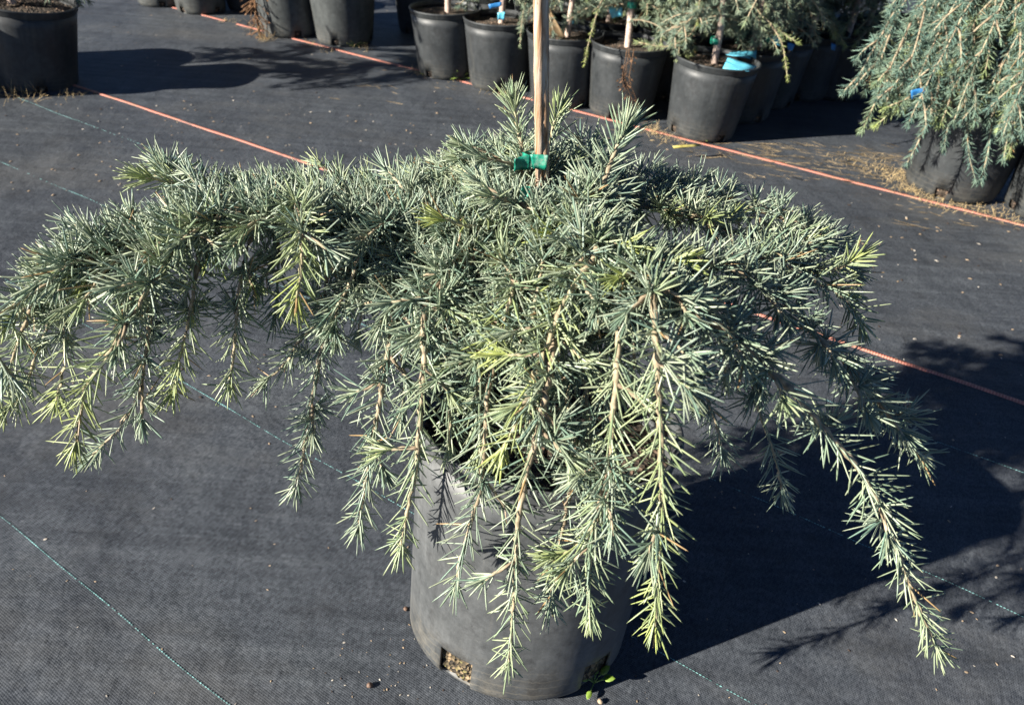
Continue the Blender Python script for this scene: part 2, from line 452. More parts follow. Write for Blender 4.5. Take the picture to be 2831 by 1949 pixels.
def stitch_line(a, b, e0, e1, w, seed):
    """teal stitching: one small raised dash per stitch"""
    P, s = line_pts(a, b, e0, e1, .0052, .0035)
    r = np.random.default_rng(seed); m2 = MB()
    T = norm(np.gradient(P, axis=0)); S = np.stack([-T[:, 1], T[:, 0], 0 * T[:, 0]], 1)
    fade = .5 + .3 * np.sin(s * 3.7 + seed) + .2 * np.sin(s * 11.3 + seed) + r.normal(size=len(s)) * .3
    keep = (fade > .24)
    P, T, S, f = P[keep], T[keep], S[keep], fade[keep]
    N = len(P); ww = w * (.55 + .45 * np.clip(f, 0, 1)) * (.8 + .4 * r.random(N)); ll = .0021
    sh = ((-1, -1, -.004), (-1, 1, -.004), (1, 1, -.004), (1, -1, -.004), (-.7, -.6, .8e-3), (-.7, .6, .8e-3), (.7, .6, .8e-3), (.7, -.6, .8e-3))
    skew = .0006
    vv = np.stack([P + T * (ll * x + skew * y) + S * (ww * .5 * y)[:, None] + np.array([0, 0, .0003 + z]) for x, y, z in sh], 1)
    fq = np.array([(4, 5, 6, 7), (0, 1, 5, 4), (1, 2, 6, 5), (2, 3, 7, 6), (3, 0, 4, 7)])[:, ::-1]
    base = (np.arange(N) * 8)[:, None, None]
    c = np.array([.22, .44, .43]) * (.35 + .9 * r.random((N, 1)))
    m2.add(vv.reshape(-1, 3), [(base + fq[None]).reshape(-1, 4)], np.repeat(c, 8, 0))
    o = m2.build('stitching', M['teal_stitch'], ground, smooth=False); o['kind'] = 'stuff'
M['teal_stitch'] = tint_mat('teal_stitch', .45, .5, 9, .5)
stitch_line((0, 1425), (630, 1949), .6, 1.0, .0017, 1)
stitch_line((560, 1085), (2081, 1949), 1.6, .8, .0017, 2)
stitch_line((0, 445), (2831, 1709), 1.0, .8, .0017, 3)
stitch_line((280, 358), (2831, 1310), 1.5, .8, .0009, 4)

# ------------------------------------------------------------------ pots
def pot_meshes(rb, rt, h, mat, notch_ang, soil_drop=.03, seg=72, notch_w=3, notch_h=.036, gravel=None):
    zs = [0, .006, .016, notch_h, .075, .13, h * .6, h * .8, h - .024]
    prof = []
    for z in zs:
        t = z / h; r = rb + (rt - rb) * t
        if z < .001: r -= .012
        elif z < .01: r -= .004
        prof.append((r, z))
    nset = set()
    for a in notch_ang:
        c0 = int(round((a % (2 * math.pi)) / (2 * math.pi) * seg))
        for k in range(notch_w): nset.add((c0 + k - notch_w // 2) % seg)
    mb = MB(); lathe(mb, [(0.001, 0.001)] + prof, seg, skip=lambda i, j: (1 <= i <= 3 and j in nset))
    wall = mb.mesh('wall', mat)
    mb = MB()
    lip = [(rt - .006, h - .030), (rt - .0012, h - .022), (rt + .0012, h - .019), (rt + .0018, h - .009), (rt + .0042, h - .006), (rt + .0055, h - .003),
           (rt + .0045, h + .0005), (rt + .001, h + .0015), (rt - .003, h - .002), (rt - .006, h - .012)]
    lathe(mb, lip, seg, close=True); rim = mb.mesh('rim', mat)
    mb = MB()
    hs = h - soil_drop; rs = rb + (rt - rb) * hs / h - .004
    lathe(mb, [(rs * k, hs + .006 * (1 - k) + (.002 if 0 < k < .95 else 0)) for k in (.001, .2, .4, .6, .8, 1.0)][::-1] , seg // 2, jitter=.0022)
    soil = mb.mesh('soil', M['soil'])
    mb = MB()
    lathe(mb, [(rb - .02, .001), (rb - .014, .007), (rb - .009, .014), (rb - .0075, .021), (rb - .0075, .028), (rb - .0075, .035), (rb - .008, .042), (rb - .008, .050), (rb - .010, notch_h + .02), (rb - .02, notch_h + .04)], seg * 2, jitter=.0016)
    ball = mb.mesh('root_ball', gravel or M['soil'])
    for me in (wall, rim, soil, ball): me.polygons.foreach_set('use_smooth', np.ones(len(me.polygons), bool))
    return wall, rim, soil, ball

def make_pot(meshes, loc, label, rot=0, lean=(0, 0), scale=1, group=None):
    t = empty('nursery_pot', loc, (lean[1] * -1, lean[0], 0))
    t.rotation_mode = 'XYZ'; t.scale = (scale,) * 3
    tag(t, label, 'plant pot', group)
    for me, nm in zip(meshes, ('wall', 'rim', 'soil', 'root_ball')):
        o = bpy.data.objects.new(nm, me); COL.objects.link(o); o.parent = t; o.rotation_euler = (0, 0, rot)
        if nm == 'wall':
            md = o.modifiers.new('thickness', 'SOLIDIFY'); md.thickness = .0035; md.offset = -1
    return t

POT = (.035, .680)
near_pot = pot_meshes(.163, .167, .385, M['pot_near'], (R_(238), R_(313), R_(58), R_(133)), soil_drop=.05, seg=96, notch_w=5, notch_h=.062, gravel=M['gravel'])
big = make_pot(near_pot, (POT[0], POT[1], .0), 'large scuffed dark grey pot under the drooping cedar in the middle', 0, (.05, .10))
big.scale = (1.0, .88, 1.0)      # the soft wall is squeezed oval
mid_pot = pot_meshes(.13, .158, .285, M['pot'], [R_(a) for a in (20, 110, 200, 290)])
pale_pot = pot_meshes(.13, .158, .285, M['pot_pale'], [R_(a) for a in (20, 110, 200, 290)])
front = [
    ((-2.16, 4.56), 'farthest black pot at the orange stripe, only its base in view', .95, 4, 0, 0),
    ((-1.89, 4.46), 'second black pot from the far end of the orange stripe', 1.0, 40, 0, 0),
    ((-1.285, 4.107), 'black pot beside the dried brown stalk along the orange stripe', 1.08, 10, 0, 0),
    ((-.975, 4.017), 'black pot just left of the dark gap in the row', 1.08, 60, 0, 0),
    ((-.395, 3.565), 'black pot just right of the dark gap, with the bare soil top', 1, 35, -.03, 0),
    ((-.145, 3.44), 'black pot with the small light blue tag by its pink trunk', 1, 75, -.02, 0),
    ((.135, 3.27), 'black pot half hidden behind the wooden stake', 1, 20, -.02, 0),
    ((.386, 3.171), 'black pot with dried brown weeds hanging down its front', 1, 50, .01, 0),
    ((.694, 2.98), 'black pot with two bright blue tags lying on its soil', 1.02, 5, .04, 0),
]
pots = []
for (x, y), lab, sc, rt_, lx, ly in front:
    pots.append(make_pot(pale_pot if x < -.9 else mid_pot, (x, y, 0), lab, R_(rt_), (lx, ly), sc, 'black nursery pots in the row along the orange stripe'))
pots.append(make_pot(mid_pot, (1.53, 2.569, 0), 'black pot under the big weeping blue cedar on the right', R_(30), (.0, 0), 1.16, 'black nursery pots in the row along the orange stripe'))
pots.append(make_pot(mid_pot, (1.80, 2.40, 0), 'black pot cut off by the right edge of the photo', R_(70), (0, 0), 1.1, 'black nursery pots in the row along the orange stripe'))
pots.append(make_pot(mid_pot, (-2.02, 3.02, 0), 'black pot with bark mulch and a tan stake, alone on the left', R_(15), (.16, 0), 1.14))
back = [
    ((.90, 3.24), 'black pot directly behind the pot with blue tags'),
    ((1.06, 3.46), 'black pot second behind the pot with blue tags'),
    ((1.26, 3.62), 'black pot third behind the pot with blue tags, in deep shade'),
    ((.60, 3.47), 'black pot behind the pot with hanging dried weeds'),
    ((.33, 3.60), 'black pot in the second row behind the wooden stake'),
    ((.05, 3.76), 'black pot in the second row beside the brown fibre flap'),
    ((-.22, 3.92), 'black pot in the second row behind the pot right of the dark gap'),
    ((.78, 3.82), 'black pot in the third row under the pale green branches'),
    ((.50, 3.98), 'black pot in the third row behind the thick pink trunk'),
    ((-1.66, 4.62), 'shaded black pot behind the dried brown stalk'),
    ((-1.14, 4.46), 'shaded black pot seen behind the two tall pots'),
    ((-.62, 4.36), 'shaded black pot deep in the dark gap of the row'),
]
deep = [(1.10, 3.86), (1.44, 3.66), (1.62, 3.92), (1.30, 4.02), (.98, 4.18), (.66, 4.36), (.30, 4.26), (.02, 4.42), (-.30, 4.28), (.36, 4.62), (.70, 4.72), (1.10, 4.55), (1.46, 4.36), (1.80, 4.05), (1.95, 3.6)]
for (x, y), lab in back:
    pots.append(make_pot(mid_pot, (x, y, 0), lab, rng.random() * 6, (rng.normal() * .02, rng.normal() * .02), 1, 'black nursery pots standing behind the front row'))
for x, y in deep:
    pots.append(make_pot(mid_pot, (x, y, 0), 'black pot lost in shade in the rearmost rows at the top right', rng.random() * 6, (0, 0), 1, 'black nursery pots lost in shade in the rearmost rows'))
# ------------------------------------------------------------------ the drooping cedar in the middle
BLUE = np.array([.105, .180, .145]); GREY = np.array([.335, .375, .270]); YOUNG = np.array([.34, .39, .11]); TAN = np.array([.46, .38, .255]); OLD = np.array([.25, .185, .125])

def ncol(N, young):
    """needle colours: mostly glaucous blue-green, yellower towards young tips"""
    k = rng.random((N, 1)); c = BLUE * k + GREY * (1 - k)
    c = c * (.78 + .44 * rng.random((N, 1)))
    y = np.clip(np.asarray(young).reshape(-1, 1) * (.6 + .7 * rng.random((N, 1))), 0, 1)
    c = c * (1 - y) + YOUNG * (.75 + .5 * rng.random((N, 1))) * y
    dead = rng.random((N, 1)) < .012
    return np.where(dead, np.array([.30, .20, .09]), c)

def clothe(nb, P, ros_to=.55, young=.35, lmul=1.0, wid=.0021, dens=1.0, fine=True, tip=True):
    """needles along a shoot: star-shaped spurs on the old wood, loose whorls on the new, a brush at the tip"""
    P = smooth_path(P, .002 if fine else .004); n = len(P)
    T, U, V = frames(P)
    L = np.concatenate([[0], np.cumsum(np.linalg.norm(np.diff(P, axis=0), axis=1))]); tot = L[-1]
    B, D, Ln, Y = [], [], [], []
    s = .004; ang = rng.random() * 6.28
    while s < tot:
        f = s / tot; i = min(n - 1, int(np.searchsorted(L, s)))
        ang += 2.4 + rng.normal() * .25
        side = math.cos(ang) * U[i] + math.sin(ang) * V[i]
        if f < ros_to:
            side = norm(side + np.array([0, 0, .38]))
            k = int(rng.integers(13, 23) * min(1, .55 + .45 * dens))
            ax = norm(side * .9 + T[i] * .35)
            base = P[i] + side * .0035
            r = rng.normal(size=(k, 3)); r -= (r @ ax)[:, None] * ax; r = norm(r)
            th = np.radians(rng.uniform(8, 84, k) ** 1.0)[:, None]
            d = ax * np.cos(th) + r * np.sin(th)
            B.append(np.repeat(base[None], k, 0) + rng.normal(size=(k, 3)) * .0008); D.append(d)
            Ln.append(.016 + .026 * rng.beta(2.0, 1.3, k)); Y.append(np.full(k, young * .36))
            s += rng.uniform(.010, .018) / dens * (1 if rng.random() > .08 else 2.0)
        else:
            k = int(rng.integers(4, 7)); g = (f - ros_to) / max(1e-6, 1 - ros_to)
            a = ang + np.arange(k) * 2.4 + rng.normal(size=k) * .3
            sd = np.cos(a)[:, None] * U[i] + np.sin(a)[:, None] * V[i]
            th = np.radians(rng.normal(56 - 16 * g, 10, k))[:, None]
            B.append(np.repeat(P[i][None], k, 0) + T[i] * rng.uniform(-.004, .004, (k, 1)))
            D.append(T[i] * np.cos(th) + sd * np.sin(th) + np.array([0, 0, .05]))
            Ln.append((.019 + .031 * rng.beta(2.4, 1.3, k)) * (1 - .22 * g)); Y.append(np.full(k, young * (.42 + .75 * g)))
            s += rng.uniform(.006, .012) / dens * (1 if rng.random() > .10 else 2.2)
    if tip:
        k = int(16 * dens) + 4; a = rng.random(k) * 6.28
        sd = np.cos(a)[:, None] * U[-1] + np.sin(a)[:, None] * V[-1]; th = np.radians(rng.uniform(2, 40, k))[:, None]
        B.append(np.repeat(P[-1][None], k, 0) - T[-1] * rng.uniform(0, .012, (k, 1))); D.append(T[-1] * np.cos(th) + sd * np.sin(th))
        Ln.append(rng.uniform(.020, .038, k)); Y.append(np.full(k, min(1, young * 1.3)))
    if not B: return
    B = np.concatenate(B); D = norm(np.concatenate(D)); Ln = np.concatenate(Ln) * lmul; Y = np.concatenate(Y); N = len(B)
    curl = rng.normal(size=(N, 3)) * .0016 * lmul + np.array([0, 0, .0012])
    curl += norm(np.cross(D, rng.normal(size=(N, 3)))) * (Ln * rng.uniform(0, .2, N))[:, None]
    needles(nb, B, D, Ln, wid * rng.uniform(.66, 1.18, N), ncol(N, Y), curl, fine)

def stem(sb, P, r0, r1, young, fine=True):
    P = smooth_path(P, .006 if fine else .02); n = len(P); t = np.linspace(0, 1, n)
    rad = r0 + (r1 - r0) * t ** .8
    if fine:
        rad = rad * (1 + .07 * np.sin(np.arange(n) * 1.9) + .06 * rng.normal(size=n) + .45 * (rng.random(n) < .12))
        P = P + rng.normal(size=P.shape) * .0006
    c = OLD * (1 - t[:, None]) + TAN * t[:, None]
    c = c * (.8 + .35 * rng.random((n, 1)))
    c = c * (1 - .45 * young * t[:, None] ** 2) + np.array([.30, .33, .12]) * (.45 * young * t[:, None] ** 2)
    tube(sb, P, rad, 7 if fine else 5, c)

def blocked(p):
    """inside or against the big pot"""
    return p[2] < .40 and math.hypot(p[0] - POT[0] - .02, p[1] - POT[1] - .02) < .188

def droop(P0, d0, length, grav, step=.012, avoid=True):
    P = [np.array(P0)]; d = norm(np.array(d0, float)); n = max(3, int(length / step))
    for i in range(n):
        d = norm(d + np.array([0, 0, -grav]) * (.4 + .6 * i / n) + rng.normal(size=3) * .035)
        q = P[-1] + d * step
        if q[2] < .02 or (avoid and blocked(q)): break
        P.append(q)
    return np.array(P)

WH = (1476, 590, .775)                         # where the limbs leave the trunk
trunk_top = at(1476, 545, .78)
limbs = [  # (points px, py, distance), stem radius, young tip, share of side shoots, their length
    ([WH, (1250, 605, .76), (1000, 600, .74), (800, 592, .72), (600, 590, .70), (400, 655, .68), (250, 680, .67), (125, 725, .66)], .0070, .25, 2.0, 1.0),
    ([(1474, 570, .79), (1250, 552, .84), (1000, 540, .86), (800, 528, .85), (630, 535, .83), (500, 512, .8), (400, 492, .78)], .0055, .45, 1.7, .85),
    ([(1474, 520, .80), (1351, 480, .90), (1219, 480, .95), (1095, 493, .98)], .005, .45, 1.0, .8),
    ([(1482, 540, .80), (1620, 525, .90), (1746, 515, .93), (1899, 532, .92), (2051, 570, .89), (2190, 612, .86), (2260, 660, .84), (2320, 725, .82), (2355, 750, .81)], .006, .1, .9, .8),
    ([(1484, 590, .77), (1610, 650, .72), (1750, 715, .67), (1926, 731, .65), (2026, 745, .64), (2091, 785, .635), (2151, 825, .63), (2206, 871, .625), (2256, 926, .62), (2327, 991, .615),
      (2367, 1031, .61), (2402, 1076, .61), (2462, 1157, .605), (2500, 1212, .60), (2545, 1262, .60)], .0046, .15, .55, .6),
    ([(1484, 610, .76), (1650, 690, .66), (1850, 810, .58), (2016, 920, .55), (2091, 986, .54), (2141, 1031, .535), (2226, 1122, .53), (2301, 1212, .525), (2367, 1285, .52), (2411, 1355, .52),
      (2458, 1451, .515), (2490, 1547, .51), (2538, 1674, .505), (2568, 1740, .50), (2592, 1800, .50)], .0044, .22, .30, .5),
    ([(1482, 610, .75), (1650, 690, .65), (1765, 745, .59), (1802, 812, .545), (1810, 880, .515), (1818, 1001, .48), (1822, 1100, .475), (1828, 1206, .47), (1826, 1313, .465), (1831, 1419, .46), (1823, 1525, .457),
      (1816, 1632, .455), (1812, 1735, .455)], .0040, .62, .35, .5),
    ([(1482, 615, .75), (1620, 730, .63), (1700, 850, .56), (1708, 953, .53), (1704, 1060, .505), (1693, 1153, .495), (1687, 1286, .485), (1661, 1398, .48), (1629, 1472, .48), (1581, 1518, .475), (1535, 1535, .47)], .0040, .45, .45, .5),
    ([(1480, 620, .75), (1530, 780, .62), (1530, 930, .55), (1510, 1080, .515), (1485, 1206, .50), (1458, 1302, .492), (1437, 1419, .485), (1427, 1536, .48), (1421, 1658, .478), (1413, 1765, .475), (1405, 1840, .475)], .005, .3, .3, .5),
    ([(1482, 600, .76), (1600, 640, .67), (1649, 690, .61), (1600, 775, .58), (1551, 855, .555), (1502, 977, .53), (1453, 1100, .515), (1420, 1180, .51), (1390, 1240, .505)], .005, .75, .6, .5),
    ([(1472, 615, .76), (1290, 720, .66), (1195, 800, .62), (1172, 900, .59), (1172, 1014, .565), (1160, 1180, .54), (1153, 1275, .53), (1134, 1377, .525), (1118, 1462, .52), (1107, 1515, .52)], .0048, .35, .4, .5),
    ([(1466, 610, .77), (1230, 680, .70), (1110, 800, .66), (1085, 900, .64), (1062, 1050, .61), (1038, 1172, .59), (1015, 1320, .58), (1000, 1400, .575), (992, 1460, .575)], .0046, .1, .55, .5),
    ([(1478, 620, .75), (1400, 860, .62), (1350, 1080, .55), (1340, 1230, .525), (1325, 1366, .515), (1294, 1472, .51), (1270, 1560, .505), (1258, 1625, .505)], .0042, .1, .25, .45),
    ([(1462, 605, .77), (1200, 640, .72), (1010, 740, .70), (935, 820, .69), (893, 945, .67), (872, 1060, .66), (855, 1154, .655), (838, 1255, .65), (818, 1350, .65)], .0046, .08, .6, .55),
    # upward shoots round the stake
    ([(1456, 560, .79), (1450, 470, .80), (1435, 370, .81), (1420, 285, .82)], .004, .25, .35, .5),
    ([(1500, 540, .80), (1516, 440, .84), (1530, 350, .87), (1545, 310, .88)], .0038, .4, .4, .5),
    ([(1600, 670, .70), (1640, 590, .71), (1671, 498, .72), (1702, 415, .73), (1732, 355, .74)], .0042, .15, .2, .4),
    ([(1470, 630, .74), (1382, 645, .70), (1300, 625, .68), (1225, 606, .67)], .004, .95, .3, .5),
    # mound round the stake
    ([(1470, 560, .79), (1400, 500, .83), (1330, 455, .86), (1290, 440, .87)], .004, .2, 1.0, .7),
    ([(1490, 550, .80), (1560, 480, .84), (1610, 430, .87), (1640, 405, .88)], .004, .2, .9, .7),
    ([(1470, 560, .80), (1410, 470, .84), (1380, 420, .86)], .004, .2, .8, .7),
    ([(1480, 590, .76), (1420, 560, .72), (1360, 545, .70)], .004, .2, 1.0, .7),
    ([(1490, 590, .76), (1560, 570, .72), (1620, 545, .71)], .004, .2, 1.0, .7),
    # back of the crown
    ([(1480, 545, .82), (1560, 490, .95), (1640, 470, 1.02), (1700, 480, 1.05)], .0045, .2, 1.0, .8),
    ([(1470, 545, .82), (1340, 500, .98), (1250, 500, 1.04)], .0045, .2, .8, .8),
    ([(1480, 550, .80), (1700, 560, .86), (1900, 600, .82), (2080, 660, .78), (2200, 730, .75), (2285, 780, .73), (2340, 810, .72)], .005, .5, .8, .7),
]
shoots = [  # hanging shoots of their own: points, young, share of rosettes
    ([(280, 668, .67), (215, 715, .65), (140, 775, .63), (60, 830, .61), (-10, 880, .60)], .3, .7),
    ([(330, 690, .67), (240, 735, .66), (196, 790, .65), (179, 903, .645), (179, 999, .64), (163, 1075, .635), (157, 1112, .635)], .7, .45),
    ([(560, 592, .69), (518, 640, .66), (467, 712, .63), (417, 790, .60), (374, 860, .585), (333, 921, .575), (286, 1005, .565), (236, 1070, .56), (222, 1150, .555), (207, 1235, .555)], .8, .45),
    ([(590, 600, .70), (556, 690, .68), (536, 790, .67), (522, 886, .665), (494, 1005, .66), (478, 1085, .66)], .7, .45),
    ([(470, 640, .69), (430, 780, .68), (415, 890, .67), (399, 1005, .665), (385, 1090, .66), (333, 1180, .655), (285, 1230, .65), (248, 1268, .65)], .12, .5),
    ([(720, 600, .71), (680, 700, .69), (661, 796, .68), (650, 915, .675), (643, 1005, .67), (633, 1070, .67)], .4, .3),
    ([(820, 560, .70), (830, 640, .64), (835, 715, .62), (827, 790, .61), (817, 835, .61)], .85, .3),
    ([(930, 620, .72), (905, 760, .70), (880, 886, .69), (825, 945, .68), (790, 1005, .675), (730, 1055, .67)], .15, .45),
    ([(300, 680, .68), (180, 800, .70), (110, 960, .69), (60, 1090, .685), (10, 1140, .68)], .6, .5),
    ([(160, 730, .66), (90, 850, .66), (50, 950, .66), (20, 1030, .66), (-15, 1110, .66)], .55, .5),
    ([(-60, 880, .56), (-20, 960, .555), (15, 1020, .55), (40, 1055, .55)], .05, .5),
    ([(1380, 700, .66), (1417, 775, .60), (1406, 855, .575), (1375, 935, .565), (1362, 960, .565)], .85, .4),
    ([(1300, 700, .67), (1307, 830, .62), (1316, 950, .60), (1317, 1070, .59), (1312, 1110, .59)], .25, .4),
    ([(1590, 800, .62), (1608, 920, .59), (1614, 1010, .565), (1624, 1120, .54), (1632, 1250, .52), (1634, 1340, .51)], .15, .5),
    ([(1690, 1290, .478), (1650, 1420, .475), (1632, 1540, .472), (1626, 1640, .47), (1632, 1700, .47)], .3, .2),
    ([(1600, 1200, .525), (1575, 1360, .515), (1545, 1520, .51), (1525, 1640, .505), (1521, 1680, .505)], .1, .3),
    ([(1860, 760, .66), (1900, 900, .665), (1926, 1026, .665), (1951, 1091, .66), (1981, 1177, .66), (1998, 1255, .66)], .05, .5),
    ([(2010, 830, .66), (2060, 980, .66), (2102, 1142, .655), (2132, 1230, .65), (2155, 1310, .65), (2164, 1365, .65)], .05, .45),
    ([(2020, 700, .70), (2151, 726, .69), (2251, 776, .68), (2327, 821, .675), (2370, 870, .67), (2380, 895, .67)], .3, .45),
    ([(2150, 690, .76), (2240, 730, .74), (2310, 745, .73), (2370, 712, .72)], .5, .4),
    ([(1900, 740, .65), (1960, 850, .63), (2000, 950, .62), (2010, 1040, .62)], .1, .6),
    ([(1100, 620, .73), (1000, 700, .68), (960, 800, .66), (900, 890, .65)], .1, .6),
    ([(1180, 640, .72), (1130, 740, .66), (1085, 820, .64), (1050, 905, .63)], .1, .7),
    ([(1480, 640, .72), (1500, 720, .62), (1480, 830, .58), (1470, 930, .565)], .2, .7),
    ([(1300, 650, .70), (1240, 760, .63), (1215, 860, .61), (1200, 950, .6)], .15, .7),
    ([(1330, 690, .67), (1250, 780, .63), (1232, 900, .60), (1238, 1040, .575), (1245, 1160, .56), (1238, 1230, .555)], .2, .6),
    ([(1400, 760, .62), (1350, 880, .59), (1330, 1000, .57), (1325, 1110, .555), (1330, 1200, .55), (1326, 1255, .545)], .3, .5),
    ([(1250, 680, .70), (1170, 740, .68), (1120, 830, .67), (1110, 960, .66), (1118, 1080, .655), (1110, 1150, .65)], .1, .7),
    ([(1450, 760, .61), (1440, 900, .575), (1450, 1020, .555), (1466, 1130, .54), (1470, 1200, .535)], .2, .6),
    ([(1560, 760, .63), (1590, 870, .60), (1585, 980, .58), (1570, 1090, .56), (1575, 1160, .55)], .1, .7),
    ([(1380, 680, .70), (1290, 760, .68), (1280, 880, .67), (1290, 1000, .66), (1300, 1080, .655)], .05, .8),
    ([(1640, 780, .64), (1660, 900, .62), (1660, 1020, .605), (1670, 1130, .60)], .05, .8),
    ([(760, 600, .72), (770, 700, .74), (765, 800, .745), (760, 880, .745)], .1, .6),
    ([(1000, 610, .74), (985, 720, .76), (1000, 830, .765), (990, 930, .765)], .05, .6),
    ([(380, 670, .68), (370, 760, .71), (345, 860, .715), (330, 960, .715)], .2, .6),
    ([(1720, 760, .60), (1740, 860, .57), (1752, 960, .56), (1750, 1060, .555)], .1, .7),
]
cedar = empty('cedar_shrub', (POT[0] + .012, POT[1] + .05, .33))
tag(cedar, 'drooping blue green cedar with long hanging needle shoots, in the big pot at the centre', 'shrub')
base_inv = np.array(cedar.location)
def rel(P): return np.asarray(P) - base_inv

tb = MB()
TP = np.array([np.array(cedar.location), at(1500, 960, .755), at(1487, 760, .77), trunk_top, at(1477, 500, .80)])
stem(tb, rel(TP), .011, .006, 0); tb.build('trunk', M['bark'], cedar)

def branch_object(paths, leafy):
    """paths: (P, r0, r1, young, ros) all of one limb"""
    sb = MB(); nb = MB()
    for P, ra, rb_, yg, ros, lm, dn in paths:
        if len(P) < 3: continue
        stem(sb, rel(P), ra, rb_, yg); clothe(nb, rel(P), ros, yg, lm, dens=dn)
    o = sb.build('branch', M['bark'], cedar)
    nd = nb.build('needles', M['needle'], o); nd['kind'] = 'stuff'
    return o

def side_shoots(P, share, lenf, yg, start=.08, stop=.9):
    P = smooth_path(P, .01); T, U, V = frames(P); n = len(P); out = []
    tot = .01 * n; k = int(tot / .0195 * share)
    for i in range(k):
        f = start + (stop - start) * (i + rng.random() * .8) / max(1, k); j = min(n - 1, int(f * n))
        up = np.array([0, 0, 1.0]); sd = norm(np.cross(T[j], up)) * (1 if i % 2 else -1)
        d = norm(T[j] * rng.uniform(.25, .8) + sd * rng.uniform(.5, 1.0) + up * rng.uniform(-.15, .38))
        L = rng.uniform(.045, .125) * lenf * (1.1 - .3 * f)
        Q = droop(P[j], d, L, rng.uniform(.03, .13))
        if len(Q) >= 4: out.append((Q, .0022, .0012, yg if rng.random() < .35 else .08, .55, .92, 1.0))
    return out

for pts, rad, yg, share, lenf in limbs:
    P = np.array([at(*p) for p in pts])
    up_ = pts[-1][1] < pts[0][1] - 120 and len(pts) <= 5 and lenf < .6
    paths = [(P, rad, .0016, yg, .42 if lenf <= .55 else .66, 1.0, 1.9 if up_ else 1.0)] + side_shoots(P, share, lenf, yg, .05, .45 if lenf <= .55 else .92) + (side_shoots(P, share * .22, lenf * .6, yg, .45, .8) if lenf <= .55 else [])
    branch_object(paths, True)
for pts, yg, ros in shoots:
    P = np.array([at(*p) for p in pts])
    branch_object([(P, .0026, .0013, yg, ros, 1.0, 1.12)] + side_shoots(P, .2, .45, yg, .05, .6), True)

# ------------------------------------------------------------------ stake and ties
mb = MB()
S0, S1 = at(1503, 1150, .765), at(1494, -330, .80)
P = S0 + (S1 - S0) * np.linspace(0, 1, 60)[:, None]
T, U, V = frames(P); sides = 20; a = np.linspace(0, 2 * np.pi, sides, endpoint=False)
prof = .0078 * (1 + .04 * np.sin(3 * a + 1) + .03 * np.sin(5 * a))
# the crack faces the camera a little right of centre
vd = norm(np.array(CAM) - P[30]); ca = math.atan2(vd @ V[30], vd @ U[30]); side_dir = np.array(RIGHT) @ (-math.sin(ca) * U[30] + math.cos(ca) * V[30])
ck = int(round((ca + (.12 if side_dir > 0 else -.12)) % (2 * math.pi) / (2 * math.pi) * sides)) % sides
a2 = a.copy(); a2[(ck - 1) % sides] = a[ck] - .045; a2[(ck + 1) % sides] = a[ck] + .045
RR = np.tile(prof, (60, 1)); RR[:30, ck] *= .62; RR[30:44, ck] *= np.linspace(.62, .98, 14)
RR *= 1 + .03 * rng.normal(size=(60, 1)) + .025 * rng.normal(size=RR.shape)
vv = P[:, None] + RR[:, :, None] * (np.cos(a2)[None, :, None] * U[:, None] + np.sin(a2)[None, :, None] * V[:, None])
i = np.arange(59)[:, None] * sides; j = np.arange(sides)[None]; k = (j + 1) % sides
mb.add(vv.reshape(-1, 3), [np.stack([i + j, i + k, i + sides + k, i + sides + j], -1).reshape(-1, 4)])
st = mb.build('wooden_stake', M['stake'])
tag(st, 'weathered split wooden stake standing up through the middle cedar', 'stake')

def cloth_patch(corners, th, name, mat, parent=None, sag=.0, nu=8, nv=5):
    """a thin tape or tag with thickness, from four corners"""
    c = [np.asarray(x, float) for x in corners]; mb = MB()
    u = np.linspace(0, 1, nu); v = np.linspace(0, 1, nv); uu, vv_ = np.meshgrid(u, v, indexing='ij'); uu = uu[..., None]; vv_ = vv_[..., None]
    S = (c[0] * (1 - uu) + c[1] * uu) * (1 - vv_) + (c[3] * (1 - uu) + c[2] * uu) * vv_
    nrm = norm(np.cross(c[1] - c[0], c[3] - c[0]))
    S = S + nrm * (sag * np.sin(uu * np.pi) + .12 * abs(sag) * np.sin(uu * 9 + vv_ * 5))
    pts = np.concatenate([(S - nrm * th / 2).reshape(-1, 3), (S + nrm * th / 2).reshape(-1, 3)])
    idx = np.arange(nu * nv).reshape(nu, nv); N = nu * nv
    q = np.stack([idx[:-1, :-1], idx[1:, :-1], idx[1:, 1:], idx[:-1, 1:]], -1).reshape(-1, 4)
    ring = np.concatenate([idx[:, 0], idx[-1, 1:], idx[-2::-1, -1], idx[0, -2:0:-1]]); r2 = np.roll(ring, -1)
    e = np.stack([ring, r2, r2 + N, ring + N], -1)
    mb.add(pts, [q[:, ::-1], q + N, e]); return mb.build(name, mat, parent)

tie = empty('plant_tie', at(1478, 450, .78)); tag(tie, 'green plastic tie tape with two flaps, wrapped round the wooden stake', 'plant tie')
ti = np.array(tie.location)
cloth_patch([x - ti for x in (at(1422, 440, .765), at(1468, 428, .772), at(1466, 470, .772), at(1421, 473, .765))], .0006, 'flap', M['tie'], tie, .0015)
cloth_patch([x - ti for x in (at(1466, 428, .770), at(1517, 430, .768), at(1510, 471, .768), at(1474, 467, .770))], .0006, 'flap', M['tie'], tie, .0012)
mb = MB(); kn = at(1469, 448, .775) - ti
Pk = np.array([kn + np.array([.011 * math.cos(t_), .011 + .011 * math.sin(t_), .002 * math.sin(2 * t_)]) for t_ in np.linspace(0, 2 * math.pi, 22)])
vv = np.concatenate([Pk + np.array([0, 0, .006]), Pk - np.array([0, 0, .006])]); i = np.arange(21)
mb.add(vv, [np.stack([i, i + 1, i + 23, i + 22], -1)]); mb.build('band', M['tie'], tie)
t2 = cloth_patch([at(1444, 518, .715), at(1470, 516, .72), at(1458, 556, .712), at(1432, 562, .71)], .0006, 'plant_tie', M['tie'], None, .003)
